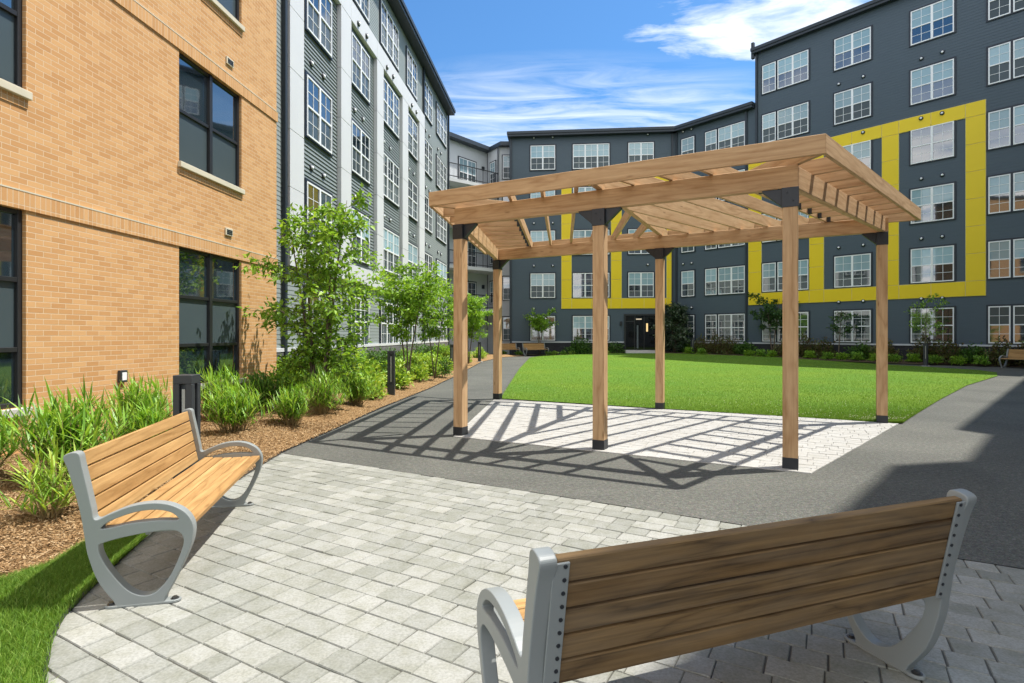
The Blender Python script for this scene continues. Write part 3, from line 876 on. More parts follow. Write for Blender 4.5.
m = MB(); m.box(xa, xb, RD+.12, 3, -.1, HB-.02); m.build('inner_wall', M['dark_bronze'], brick)
m = MB(); m.box(xa-.05, xb+.05, -.08, 3.05, HB+.002, HB+.25); m.build('roof', M['roof_metal'], brick)
for zb in (2.955, 6.17, 9.385):
    m = MB(); m.box(xa, xb+.02, -.022, -.001, zb, zb+.205); m.build('soldier_course', M['soldier_brick'], brick)
    m = MB(); m.box(xa, xb+.022, -.026, -.001, zb+.206, zb+.222); m.build('band_cap', M['stone_sill'], brick)
for x0, x1, z0, z1, low in wins:
    m = MB(); fw = .055; yA, yB = .045, .125
    xm = (x0+x1)/2
    rails = [z0+fw/2, z1-fw/2] + ([1.33, 2.14] if low else [z0+(z1-z0)*.48])
    m.box(x0, x0+fw, yA, yB, z0, z1); m.box(x1-fw, x1, yA, yB, z0, z1); m.box(xm-.04, xm+.04, yA-.012, yB, z0, z1)
    for r in rails:
        m.box(x0+fw, xm-.04, yA+.006, yB, r-fw/2, r+fw/2); m.box(xm+.04, x1-fw, yA+.006, yB, r-fw/2, r+fw/2)
    w = m.build('window', M['dark_bronze'], brick, .003)
    rr = sorted(rails)
    for k in range(len(rr)-1):
        a, b = rr[k]+fw/2, rr[k+1]-fw/2
        screen = (low and k == 1) or (not low and k == 0)
        g = MB(); g.box(x0+fw, xm-.04, .088, .12, a, b); g.box(xm+.04, x1-fw, .088, .12, a, b)
        g.build('pane', M['screen_glass'] if screen else M['dark_glass'], w)
    s = MB(); s.box(x0-.03, x1+.03, -.06, .05, z0-.095, z0-.001); s.build('sill', M['stone_sill'] if not low else M['concrete'], w, .006)
    if not low:
        s = MB(); s.box(x0-.01, x1+.01, -.014, -.001, z0-.20, z0-.098); s.build('brick_apron', M['soldier_brick'], w)
for y, z in ((10.53, 6.63), (10.5, 3.43), (10.5, 9.8)):
    m = MB(); x = LY(y); m.box(x-.11, x+.11, -.03, -.001, z-.07, z+.07); v = m.build('wall_vent', M['stone_sill'], brick, .004)
    m = MB(); [m.box(x-.085, x+.085, -.036, -.031, z-.045+.032*k, z-.025+.032*k) for k in range(3)]; m.build('louvre', M['black_steel'], v)
x = LY(7.95); m = MB(); m.box(x-.065, x+.065, -.05, -.001, .83, 1.00); ob = m.build('outlet_box', M['bollard_paint'], brick, .005)
m = MB(); m.box(x-.04, x+.04, -.056, -.051, .86, .97); c_ = m.build('outlet_cover', M['white_vinyl'], ob)

# ---- grey lap siding building behind it
GX0 = -7.66
GO = Vector((GX0 + 50/F*11.0, 11.0))
grey = facade('grey_siding_building', 'five storey grey lap siding apartment building with white frame, left', GO, d1)
GY = lambda y: (y-GO.y)/d1.y
gx = lambda px: t_px(px, GO, d1)
x_end = gx(447.0); xF0, xF1 = gx(284.2), gx(422)
ZB, ZE = 1.14, 16.15
add_core(lap_siding(gx(270), x_end, ZB, ZE, .125, .012), gx(270), x_end, 9, .0, ZE).build('wall', M['pale_grey_siding'], grey)
# white frame: pilasters and two bands stand proud, bay siding coloured darker for relief shade
pil = [(gx(a), gx(b)) for a, b in ((284.2, 298.5), (336.5, 346.8), (373.2, 379.8), (399.2, 405.0), (416.4, 421.8))]
zf0, zf1, zf2, zf3 = 3.42, 4.02, 12.72, 13.45
for a, b in pil:
    m = MB(); z = zf1 + .001
    for k, zz in enumerate((5.6, 7.2, 8.9, 10.6, zf2-.001)):
        m.box(a, b, -.17, -.012, z, zz-.012); z = zz
    m.build('pilaster', M['white_panel'], grey, .004)
for z0, z1 in ((zf0, zf1), (zf2, zf3)):
    m = MB(); k = pil[0][0]
    for (a, b), nx in zip(pil, [p[0] for p in pil[1:]] + [None]):
        m.box(a, b, -.172, -.012, z0, z1-.003)
        if nx: m.box(b+.012, nx-.012, -.171, -.012, z0, z1-.003)
    m.build('band_panel', M['white_panel'], grey, .004)
for (a, b), (c, d) in zip(pil[:-1], pil[1:]):
    lap_siding(b+.002, c-.002, zf1+.002, zf2-.002, .125, .034).build('bay_siding', M['grey_siding'], grey)
m = MB(); m.box(gx(270), x_end+.02, -.10, -.001, ZB-.10, ZB); m.build('base_trim', M['white_panel'], grey, .004)
m = MB(); m.box(gx(270), x_end+.01, -.085, -.001, -.1, ZB-.102); m.build('stone_base', M['grey_stone'], grey)
eave(grey, gx(270), x_end+.12, ZE, .50, 9, .34)
m = MB(); m.box(x_end, x_end+.09, -.02, .1, ZB, ZE-.002); m.build('corner_trim', M['navy_trim'], grey)
for xx in (xF0-.12, xF1+.11, x_end+.14):
    downspout(grey, xx, .1, ZE, -.08)
cols = [(303.9, 329.0, [.86, .86]), (349.2, 367.3, [.88, .88]), (379.6, 397.0, [.82, .9, .9]), (405.8, 415.6, [.85, .85]), (423.2, 431.0, [.85, .85]), (435.8, 445.2, [.82, .9, .9])]
cols = [(gx(a), [u*(gx(b)-gx(a))/sum(un) for u in un]) for a, b, un in cols]
for i, (x, un) in enumerate(cols):
    for k in range(5):
        z = SILL + ST*k
        in_bay = i < 4 and 1 <= k <= 3
        window(grey, x, z, un, WH, ('blind_glass' if rw.random() < .12 else 'dark_glass'), 'screen_glass', y=-.034 if in_bay else -.012)
        if k < 4:
            vent_caps(grey, [x+.42, x+1.28], z+WH+.52) if not (i < 4 and k in (0, 3)) else None
            if i < 4 and k == 3:
                for q in (.42, 1.28): place('vent_cap', VENT, grey, (x+q, -.173, z+WH+.52))

# ---- balcony building between the grey and the navy ones
bal = thing('balcony_building', 'pale grey apartment building with stacked balconies, far corner behind the pergola', 'building', (0, 0, 0))
F0, F1, F2, F3 = Vector((-6.6, 39.9)), Vector((-2.03, 45.5)), Vector((-1.02, 44.0)), Vector((.1, 44.0))
m = MB(); m.prism([tuple(F0), tuple(F1), tuple(F2), tuple(F3), (.1, 52), (-12, 52), (-12, 44)], 0, 16.25); m.build('wall', M['plaster_light'], bal)
off = .5
m = MB(); m.prism([(F0.x+.4, F0.y-.35), (F1.x+.25, F1.y-.72), (F2.x+.12, F2.y-.5), (.1, 43.5), (.1, 52), (-12, 52), (-12, 44)], 16.252, .30); m.build('roof', M['roof_metal'], bal)
f1 = (F1-F0).normalized(); a1 = math.atan2(f1.y, f1.x); n1 = Vector((f1.y, -f1.x))
for k in range(1, 5):
    zf = .30 + ST*k
    p = [(-6.4, 39.05), (-4.7, 40.5), (-2.2, 42.5), (-1.06, 43.5), (F2.x-.03, F2.y+.02), (F1.x, F1.y-.03), (F0.x+.03, F0.y-.02)]
    m = MB(); m.prism(p, zf-.26, .25); slab = m.build('balcony', M['white_panel'], bal)
    rl = MB()
    e = [Vector(p[0]), Vector(p[1]), Vector(p[2]), Vector(p[3])]
    for A, B in zip(e[:-1], e[1:]):
        for zz, hh in ((zf+.10, .05), (zf+1.02, .06)): rl.bar((A.x, A.y, zz), (B.x, B.y, zz), .05, hh)
        L = (B-A).length; n = int(L/.11)
        for q in range(n+1):
            c = A + (B-A)*(q/n); r_ = .009 if q % 10 else .028
            rl.box(c.x-r_, c.x+r_, c.y-r_, c.y+r_, zf, zf+1.03)
    rl.build('railing', M['black_steel'], slab)
    # glazed door and a narrow window on the long facet
    tpos = lambda px: t_px(px, F0, f1)
    dx = tpos(458.5); q = F0 + f1*dx + n1*.0
    lit = k == 4
    window(bal, 0, 0, [.95, .95], 2.15, 'blind_glass' if lit else 'dark_glass', 'screen_glass' if lit else 'dark_glass', loc=(q.x, q.y, zf+.02), rz=a1)
    s = F0 + f1*(tpos(482.5)) ; m = MB(); m.box(-.11, .11, -.14, -.002, 0, .3)
    o = m.build('wall_lamp', M['black_steel'], bal, .01); o.location = (s.x, s.y, zf+1.75); o.rotation_euler = (0, 0, a1)
    g2 = (F2-F1).normalized(); q = F1 + g2*.55
    window(bal, 0, 0, [.8], 1.75, 'blind_glass', 'screen_glass', loc=(q.x, q.y, zf+.55), rz=math.atan2(g2.y, g2.x))
# a covered chair and a small table on the top balcony
for k in range(5):
    z = SILL + ST*k
    window(bal, 0, 0, [.82], WH, 'blind_glass' if k in (2, 4) else 'dark_glass', 'screen_glass', loc=(-.72, 44.0, z))
for c in (F1 + n1*.1, F2 + Vector((-.08, -.1))):
    m = MB(); m.box(-.05, .05, -.05, .05, .1, 16.2); o = m.build('downspout', M['navy_trim'], bal); o.location = (c.x, c.y, 0)

# ---- navy building facing the camera
UC = Vector((.996, -.0889)).normalized(); CL = Vector((-.19, 41.88))
navy = facade('navy_apartment_building', 'five storey navy apartment building with yellow frame and lit doorway, facing the lawn', CL, UC)
cx = lambda px: t_px(px, CL, UC)
xe = (CO - CL).dot(UC)
def frame_panels(parent, x0, x1, z0, z1, w, verts, hor=(.76, .72), y=-.062):
    """yellow panel frame: bottom and top bands, verticals, thin pale joints"""
    yb, yt = hor
    p = MB(); j = MB()
    xs_ = sorted(verts)
    def pan(a, b, c, d, n, vert):
        for k in range(n):
            if vert: zz = c + (d-c)*k/n; ze = c + (d-c)*(k+1)/n; p.box(a+.015, b-.015, y, -.005, zz+.012, ze-.012)
            else: q = a + (b-a)*k/n; qe = a + (b-a)*(k+1)/n; p.box(q+.012, qe-.012, y, -.005, c+.015, d-.015)
    for a, b in xs_: pan(a, b, z0, z0+yb, 1, True); pan(a, b, z1-yt, z1, 1, True); pan(a, b, z0+yb, z1-yt, 6, True)
    for (a, b), (c, d) in zip(xs_[:-1], xs_[1:]):
        pan(b, c, z0, z0+yb, 2, False); pan(b, c, z1-yt, z1, 2, False)
    p.build('yellow_frame', M['yellow_panel'], parent, .003)
    for a, b in xs_:
        j.box(a, b, y+.022, -.004, z0, z1)
    for (a, b), (c, d) in zip(xs_[:-1], xs_[1:]):
        j.box(b+.001, c-.001, y+.022, -.004, z0, z0+yb); j.box(b+.001, c-.001, y+.022, -.004, z1-yt, z1)
    j.build('frame_trim', M['yellow_trim'], parent)
wall = add_core(lap_siding(0, xe, 1.0, 16.2, .15, .006), 0, xe, 9, 0, 16.2)
wall.build('wall', M['navy_siding'], navy)
eave(navy, -.12, xe+.05, 16.2, .45, 9, .34)
dr0, dr1 = cx(625.6), cx(656)
m = MB(); m.box(0, dr0-.12, -.06, -.001, -.1, .93); m.box(dr1+.12, xe, -.06, -.001, -.1, .93); m.build('stone_base', M['dark_stone'], navy)
m = MB(); m.box(0, dr0-.12, -.085, -.001, .932, 1.02); m.box(dr1+.12, xe, -.085, -.001, .932, 1.02); m.build('base_trim', M['plaster_light'], navy, .004)
for xx in (.12, xe-.22): downspout(navy, xx, .1, 16.2)
cA, cB, cC = cx(530.6), cx(572.9), cx(628.3)
for k in range(5):
    z = SILL + ST*k
    pick = lambda: rw.choice(['blind_glass', 'blind_glass', 'dark_glass', 'screen_glass'])
    window(navy, cA, z, [.91, .91], WH, 'blind_glass' if k else 'dark_glass', 'screen_glass' if k else 'dark_glass')
    window(navy, cB, z, [.9, .9, .12*0+.86], WH, 'blind_glass' if k not in (1,) else 'dark_glass', 'screen_glass' if k > 1 else 'dark_glass')
    if k: window(navy, cC, z, [.91, .91], WH, pick() if k < 4 else 'blind_glass', 'dark_glass' if k < 4 else 'screen_glass')
    vent_caps(navy, [cA+.25, cA+1.65], z+WH+.58)
    if k: vent_caps(navy, [cC+1.4], z+WH+.58)
xv = [(cx(561.3), cx(571.7)), (cx(610.9), cx(621.7)), (cx(666.4), cx(672.0))]
frame_panels(navy, 0, 0, 3.44, 13.2, 0, xv)
# recessed entrance with a glazed door, a wall light inside and a step
m = MB(); a, b = dr0, dr1; z0, z1 = .42, 2.92
m.box(a-.12, a, -.10, .0, z0-.2, z1+.12); m.box(b, b+.12, -.10, .0, z0-.2, z1+.12); m.box(a, b, -.10, .0, z1, z1+.12)
m.box(a+.62, a+.68, -.05, -.018, z0, z1); m.box(a+1.30, a+1.36, -.05, -.018, z0, z1); m.box(a, a+.62, -.05, -.018, z1-.45, z1-.39)
dr = m.build('entrance_door', M['dark_bronze'], navy)
m = MB(); m.box(a, b, -.03, -.016, z0, z1); m.build('door_glass', M['door_glass'], dr)
m = MB(); m.box(a+.80, a+.92, -.036, -.031, z0+.1, z1-.7); m.build('inner_panel', M['soffit'], dr)
lm = NT('warm_lamp'); lm.n('ShaderNodeOutputMaterial', {'Surface': lm.n('ShaderNodeEmission', {'Color': lin(1, .72, .32), 'Strength': .8}).outputs[0]})
m = MB(); m.box(a+1.48, a+1.60, -.075, -.037, 1.75, 2.35); m.build('wall_light', lm.o, dr)
lm2 = NT('ceiling_glow'); lm2.n('ShaderNodeOutputMaterial', {'Surface': lm2.n('ShaderNodeEmission', {'Color': lin(1, .85, .6), 'Strength': .5}).outputs[0]})
m = MB(); m.box(a+.75, a+1.15, -.05, -.037, 2.62, 2.70); m.build('ceiling_light', lm2.o, dr)
m = MB(); m.box(a-.1, b+.1, -1.0, -.102, .0, .40); m.box(a-.1, b+.1, -1.35, -1.002, .0, .24); m.build('door_step', M['concrete'], navy, .01)
m = MB(); m.box(a-.42, a-.26, -.12, -.014, 2.2, 2.5); m.build('wall_lamp', M['black_steel'], navy, .01)

# ---- right-hand wing, one storey taller further on
rgt = facade('navy_apartment_wing', 'navy apartment wing on the right with large yellow frame and taller end block', CO, UR)
rx = lambda px: t_px(px, CO, UR)
xs1 = rx(755.5); XE = 24.0; ZT = 16.25 + ST + .25
add_core(lap_siding(0, xs1, 1.0, 16.2, .15, .006), 0, xs1, 9, 0, 16.2).build('wall', M['navy_siding'], rgt)
add_core(lap_siding(xs1, XE, 1.0, ZT, .15, .010), xs1, XE, 10, 0, ZT).build('wall', M['navy_siding'], rgt)
eave(rgt, -.3, xs1-.02, 16.2, .45, 9, .34); eave(rgt, xs1-.12, XE+.3, ZT, .35, 10, .34)
m = MB(); m.box(xs1-.16, xs1+.02, -.30, -.10, ZT-.3, ZT+.75); m.build('vent_pipe', M['roof_metal'], rgt, .02)
m = MB(); m.box(0, XE, -.06, -.001, -.1, .93); m.build('stone_base', M['dark_stone'], rgt)
m = MB(); m.box(0, XE, -.085, -.001, .932, 1.02); m.build('base_trim', M['plaster_light'], rgt, .004)
for xx in (.15,): downspout(rgt, xx, .1, 16.2)
downspout(rgt, xs1+.1, 13.2, ZT, -.09); downspout(rgt, rx(746.6), .1, 16.2, -.07)
def fit(pa, pb, z, un, **kw):
    a, b = rx(pa), rx(pb); s = (b-a)/sum(un)
    return window(rgt, a, z, [u*s for u in un], WH, **kw)
def look(k):
    if k == 0: return dict(up=rw.choice(['dark_glass', 'screen_glass']), lo='dark_glass')
    r = rw.random()
    if k >= 4: return dict(up='blind_glass', lo='screen_glass' if r < .6 else 'dark_glass')
    if r < .5: return dict(up='blind_glass', lo='dark_glass')
    if r < .65: return dict(up='cream_blind_glass', lo='screen_glass')
    return dict(up=rw.choice(['screen_glass', 'blind_glass', 'dark_glass']), lo='dark_glass')
for k in range(6):
    z = SILL + ST*k
    if k < 5:
        fit(682.0, 694.6, z, [.9], **look(k)); kw = look(k)
        fit(705.7, 717.1, z, [.85], **kw); fit(718.8, 745.3, z, [.9, .9], **kw)
        vent_caps(rgt, [rx(683.5), rx(692)], z+WH+.55)
    kw = look(k); fit(762.8, 776.2, z, [.86], **kw); fit(778.0, 808.8, z, [.9, .9], **kw)
    fit(834.8, 871.2, z, [.92, .92], **look(k))
    fit(911.1, 954.3, z, [.92, .92], **look(k))
    kw = look(k); fit(988.6, 1010.8, z, [.86], **kw); a = rx(1013.5); window(rgt, a, z, [.86], WH, **kw)
    if k < 5 and k != 3:
        vent_caps(rgt, [rx(839), rx(863.5), rx(921.5), rx(942.5)], z+WH+.52)
    elif k == 3:
        for px in (863.5, 921.5, 942.5): place('vent_cap', VENT, rgt, (rx(px), -.063, z+WH+.52))
xv = [(rx(748.6), rx(761.9)), (rx(809.4), rx(824.2)), (rx(882), rx(899.2)), (rx(965.6), rx(986.2))]
frame_panels(rgt, 0, 0, 3.44, 13.12, 0, xv)

# ---- the wing outside the frame on the right, whose roof shades the path and the near bench
H = 18.6; k_ = 1/math.tan(SUN_EL); sh = Vector((math.cos(SUN_AZ), math.sin(SUN_AZ)))*k_*(H+.3)
edge = [Vector(p) for p in ((-6.0, -4.5), (2.88, 4.87), (4.36, 6.44), (5.42, 6.68), (7.18, 8.44), (7.02, 8.86), (17.1, 18.75), (21.5, 23.1))]
pts = [tuple(e + sh) for e in edge]
back = [(pts[-1][0]+14, pts[-1][1]-14), (pts[0][0]+14, pts[0][1]-14)]
wing = thing('courtyard_wing', 'pale apartment wing closing the courtyard just outside the right of the view', 'building', (0, 0, 0))
ccw = [(p[0], p[1]) for p in back[::-1]] + pts[::-1]
ccw = pts[::-1] + [back[1], back[0]]
def area(p): return sum(p[i][0]*p[(i+1) % len(p)][1]-p[(i+1) % len(p)][0]*p[i][1] for i in range(len(p)))/2
if area(ccw) < 0: ccw = ccw[::-1]
m = MB(); m.prism(ccw, 0, H); m.build('wall', M['white_panel'], wing)
m = MB(); m.prism(ccw, H+.002, .3); m.build('roof', M['roof_metal'], wing)
for (pa, pb, nw) in ((pts[0], pts[1], 4), (pts[5], pts[6], 4)):
    A, B = Vector(pa), Vector(pb)
    u = (A-B).normalized(); an = math.atan2(u.y, u.x); L = (A-B).length
    for k in range(5):
        for q in range(nw):
            c = B + u*(L*(q+.35)/nw)
            window(wing, 0, 0, [.91, .91], WH, 'blind_glass', 'screen_glass', loc=(c.x, c.y, SILL+ST*k), rz=an)
# ================================================================== PLANTS, BOLLARDS
def leaf_arrays(P, D, N, L, W, fold=.25):
    """folded four-vertex leaves; P base, D direction, N rough normal"""
    D = D/np.linalg.norm(D, axis=1, keepdims=True)
    S = np.cross(D, N); S /= np.maximum(np.linalg.norm(S, axis=1, keepdims=True), 1e-6)
    U = np.cross(S, D)
    L = L[:, None]; W = W[:, None]
    tip = P + D*L - U*L*.12
    mid = P + D*L*.45
    lt = mid + S*W*.5 + U*W*fold; rt = mid - S*W*.5 + U*W*fold
    V = np.stack([P, rt, tip, lt], 1).reshape(-1, 3)
    n = len(P); b = np.arange(n)*4
    Fc = np.stack([np.stack([b, b+1, b+2], 1), np.stack([b, b+2, b+3], 1)], 1).reshape(-1, 3)
    return V, Fc
def rand_dirs(n, g):
    v = g.normal(size=(n, 3)); return v/np.linalg.norm(v, axis=1, keepdims=True)

def grow(seed, h, stems, crown_lo, spread, first_r, lean=.25, twig=.35, lat_every=.16, wide_at=.45):
    """stems with laterals and twigs; returns (tube builder, twig sample points, twig directions)"""
    g = random.Random(seed); mb = MB(); mb.smooth = True
    pts, dirs = [], []
    for s in range(stems):
        az = 2*PI*s/max(stems, 1) + g.uniform(-.5, .5)
        ln = (lean*g.uniform(.5, 1.2)) if stems > 1 else .05
        top = h*g.uniform(.80, 1.0) if s else h*.97
        path = []; n = 9
        wob = [g.uniform(-.05, .05) for _ in range(4)]
        for i in range(n+1):
            t = i/n
            r = ln*top*(t**1.15)
            path.append(Vector((math.cos(az)*r + wob[0]*math.sin(3*t+wob[1]*20)+.03*s*math.cos(az), math.sin(az)*r + wob[2]*math.sin(2.6*t)+.03*s*math.sin(az), top*t)))
        rr = [first_r*(1-t*.86) for t in [i/n for i in range(n+1)]]
        mb.tube(path, rr, 7)
        z = crown_lo*g.uniform(.85, 1.15); k = 0
        while z < top*.97:
            t = z/top; i = min(int(t*n), n-1); f = t*n-i
            base = path[i].lerp(path[i+1], f)
            # widest part of the crown at wide_at of its depth
            q = (z-crown_lo)/max(h-crown_lo, .01)
            env = (max(0, 1-abs(q-wide_at)/(1-wide_at if q > wide_at else wide_at*1.6)))**.55
            Ll = spread*max(.18, env)*g.uniform(.65, 1.12)
            a = az + k*2.4 + g.uniform(-.6, .6)
            up = g.uniform(.10, .55)
            d = Vector((math.cos(a), math.sin(a), up)).normalized()
            lp = [base]; m = 5
            for j in range(1, m+1):
                d = (d + Vector((g.uniform(-.16, .16), g.uniform(-.16, .16), g.uniform(-.13, .13)))).normalized()
                lp.append(lp[-1] + d*Ll/m)
            r0 = max(.004, first_r*.34*(1-t*.7))
            mb.tube(lp, [r0*(1-.8*j/m) for j in range(m+1)], 5, False)
            for j in range(1, m+1):
                for side in range(2 if j < m else 3):
                    td = (d*.7 + Vector((g.uniform(-1, 1), g.uniform(-1, 1), g.uniform(-.35, .6)))).normalized()
                    tl = twig*g.uniform(.5, 1.1)
                    e = lp[j] + td*tl
                    mb.tube([lp[j], lp[j].lerp(e, .5) + Vector((0, 0, .02)), e], [.004, .003, .0015], 3, False)
                    for q2 in range(6):
                        pts.append(lp[j].lerp(e, (q2+.6)/6)); dirs.append(td)
            z += lat_every*g.uniform(.6, 1.4); k += 1
    return mb, np.array([tuple(p) for p in pts]), np.array([tuple(d) for d in dirs])

def make_tree(name, label, loc, leafmat, n_leaves, leaf, group=None, rz=0.0, jitter=.05, **kw):
    root = thing(name, label, 'tree', loc, rz, group)
    mb, P, D = grow(**kw)
    mb.build('trunk', M['bark'], root)
    g = np.random.default_rng(kw['seed'])
    i = g.integers(0, len(P), n_leaves)
    p = P[i] + g.normal(0, jitter, (n_leaves, 3))
    d = D[i]*.6 + rand_dirs(n_leaves, g)*.8; d[:, 2] -= .25
    nrm = rand_dirs(n_leaves, g)*.55 + np.array([0, 0, 1.0])
    L = leaf*g.uniform(.6, 1.2, n_leaves); W = L*g.uniform(.45, .62, n_leaves)
    V, Fc = leaf_arrays(p, d, nrm, L, W)
    o = link(bpy.data.objects.new('crown', mesh_np('crown', V, Fc, M[leafmat])), root)
    return root

make_tree('serviceberry_tree', 'large airy multi-stem tree in front of the brick and grey corner', (-3.72, 10.9, .06), 'tree_leaf', 5200, .13,
          seed=3, h=4.15, stems=5, crown_lo=.7, spread=1.02, first_r=.035, lean=.16, twig=.36, lat_every=.21, wide_at=.40)
make_tree('young_street_tree', 'young round-crowned tree beside the second bollard, bright green', (-3.07, 16.6, .08), 'bright_tree_leaf', 5000, .12,
          group='young trees along the left bed', seed=8, h=3.55, stems=3, crown_lo=1.55, spread=.86, first_r=.030, lean=.16, twig=.30, lat_every=.10, wide_at=.5)
make_tree('young_street_tree', 'thin-trunked young tree just left of the front left pergola post', (-2.50, 18.2, .08), 'bright_tree_leaf', 2900, .115,
          group='young trees along the left bed', seed=12, h=3.2, stems=2, crown_lo=1.45, spread=.72, first_r=.022, lean=.13, twig=.28, lat_every=.11, wide_at=.5)
make_tree('young_street_tree', 'young leafy tree seen between the two left pergola posts', (-2.15, 27.8, .08), 'bright_tree_leaf', 5200, .14,
          group='young trees along the left bed', seed=21, h=3.35, stems=3, crown_lo=1.1, spread=1.15, first_r=.030, lean=.14, twig=.36, lat_every=.14, wide_at=.4)
make_tree('small_canopy_tree', 'small flat-topped tree before the navy wall, behind the far benches', (2.05, 41.0, .1), 'bright_tree_leaf', 1700, .17,
          seed=31, h=2.95, stems=3, crown_lo=1.85, spread=1.15, first_r=.035, lean=.16, twig=.34, lat_every=.13, wide_at=.6)
make_tree('magnolia_tree', 'dark glossy bushy magnolia right of the lit doorway', (11.5, 39.6, .25), 'glossy_leaf', 4800, .20,
          seed=41, h=3.55, stems=4, crown_lo=.25, spread=1.35, first_r=.04, lean=.12, twig=.4, lat_every=.16, wide_at=.25)
make_tree('lawn_edge_tree', 'dark spreading tree just left of the front right pergola post', (16.35, 35.0, .15), 'dark_tree_leaf', 2400, .17,
          group='small trees along the right facade', seed=51, h=3.75, stems=2, crown_lo=2.0, spread=1.5, first_r=.05, lean=.10, twig=.4, lat_every=.2, wide_at=.5)
make_tree('lawn_edge_tree', 'sparse dark young tree between the two right pergola posts', (18.3, 31.4, .1), 'dark_tree_leaf', 520, .15,
          group='small trees along the right facade', seed=57, h=2.9, stems=1, crown_lo=1.4, spread=.95, first_r=.035, lean=.1, twig=.34, lat_every=.2, wide_at=.5)
make_tree('lawn_edge_tree', 'sparse young tree right of the rear right pergola post', (20.3, 27.6, .05), 'tree_leaf', 620, .13,
          group='small trees along the right facade', seed=61, h=3.4, stems=1, crown_lo=1.35, spread=.95, first_r=.028, lean=.1, twig=.3, lat_every=.24, wide_at=.5)

# ---- strappy leafy clumps: upright stems, each with long narrow leaves
def clump_meshes(seed, h, r, stems, per, L, W):
    g = np.random.default_rng(seed)
    Vs, Fs, off = [], [], 0
    sb = MB()
    for s in range(stems):
        az = g.random()*2*PI; tilt = abs(g.normal(.0, .42)); tilt = min(tilt, 1.0)
        H = h*g.uniform(.62, 1.0)*(1-.25*tilt)
        b = np.array([math.cos(az), math.sin(az), 0])*r*.35*g.random()
        top = b + np.array([math.cos(az)*math.sin(tilt), math.sin(az)*math.sin(tilt), math.cos(tilt)])*H
        mid = (b+top)/2 + np.array([0, 0, .05*H])
        sb.tube([tuple(b), tuple(mid), tuple(top)], [.005, .004, .002], 3, False)
        for k in range(per):
            t = .22 + .78*(k+g.random())/per
            base = b*(1-t)**2 + mid*2*t*(1-t) + top*t*t
            a2 = k*2.4 + g.uniform(-.7, .7)
            el = g.uniform(.35, 1.15)*(0.65+.6*t)
            l = L*g.uniform(.65, 1.15); w = W*g.uniform(.75, 1.2)
            d = np.array([math.cos(a2)*math.cos(el), math.sin(a2)*math.cos(el), math.sin(el)])
            side = np.cross(d, [0, 0, 1.0]); side /= np.linalg.norm(side)+1e-6
            n_ = 4; ring = []
            p = base.copy(); dd = d.copy()
            droop = g.uniform(.06, .24)
            for j in range(n_+1):
                q = j/n_
                ww = w*(.35+1.3*q if q < .4 else .87*(1-q)/.6+.02)
                up = np.cross(side, dd)
                ring += [p + side*ww*.5 + up*ww*.12, p - side*ww*.5 + up*ww*.12]
                dd = dd - np.array([0, 0, droop*q*1.1]); dd /= np.linalg.norm(dd)
                p = p + dd*l/n_
            Vs.append(np.array(ring))
            f = np.array([[2*j, 2*j+1, 2*j+3, 2*j+2] for j in range(n_)]) + off
            Fs.append(f); off += 2*(n_+1)
    return np.concatenate(Vs), np.concatenate(Fs), sb
CL_ = {}
def clump(label, loc, h, r, stems=46, per=9, L=.26, W=.022, seed=0, mat='lily_leaf', group='strappy green perennials by the brick wall', name='strappy_perennial'):
    key = (seed, round(h, 2), stems, mat)
    root = thing(name, label, 'plant', loc, 0, group)
    if key not in CL_:
        V, Fc, sb = clump_meshes(seed, h, r, stems, per, L, W)
        CL_[key] = (mesh_np('foliage', V, Fc, M[mat]), sb.mesh('stem_bundle', M['dry_stem']))
    place('foliage', CL_[key][0], root); place('stem_bundle', CL_[key][1], root)
    return root
B_ = 'strappy green perennials by the brick wall'
zz = lambda x, y: float(mulch_z(np.array(x), np.array(y)))-.01
for i, (lab, x, y, h, r, st, L, W) in enumerate([
    ('tallest dense strappy clump at far left, under the brick wall', -4.30, 5.45, .80, .5, 78, .34, .026),
    ('strappy clump cut by the left picture edge below the window', -5.15, 5.35, .62, .5, 64, .34, .026),
    ('short sparse lime green clump in the mulch nearest the left bench', -3.56, 4.33, .50, .2, 22, .24, .020),
    ('dense strappy clump under the outlet box on the brick wall', -4.72, 7.15, .78, .5, 74, .32, .024),
    ('strappy clump left of the near bollard, in front of the outlet', -4.15, 6.35, .60, .4, 52, .30, .024),
    ('broad strappy clump right of the near bollard, behind the bench', -4.0, 8.05, .66, .5, 70, .28, .022),
    ('strappy clump below the lower brick window', -4.75, 9.1, .86, .5, 66, .32, .024),
    ('dark strappy clump at the brick corner by white stones', -4.45, 10.0, .62, .4, 52, .30, .024),
    ('rounded strappy clump at the mulch edge, first past the bench', -3.50, 8.9, .60, .4, 66, .24, .020),
    ('rounded strappy clump at the mulch edge, second past the bench', -3.42, 10.1, .74, .4, 66, .24, .020),
    ('rounded strappy clump at the mulch edge under the airy tree', -3.20, 11.5, .78, .4, 66, .26, .022),
    ('strappy clump behind the mulch edge clumps, at the airy tree trunk', -3.95, 11.6, .80, .4, 56, .28, .022)]):
    clump(lab, (x, y, zz(x, y)), h, r, int(st*1.35), 11, L*.84, W*1.05, seed=100+i, group=B_, mat='lime_leaf' if i == 2 else ('green_shrub_leaf' if i == 7 else 'lily_leaf'))
for k in range(9):
    x = -5.5 - .1*k*0 + rng.uniform(-.3, .35) + .089*(9.9-9); y = 10.35 + .22*k*0 + rng.uniform(-.25, .45)
m = MB(); rs = random.Random(4)
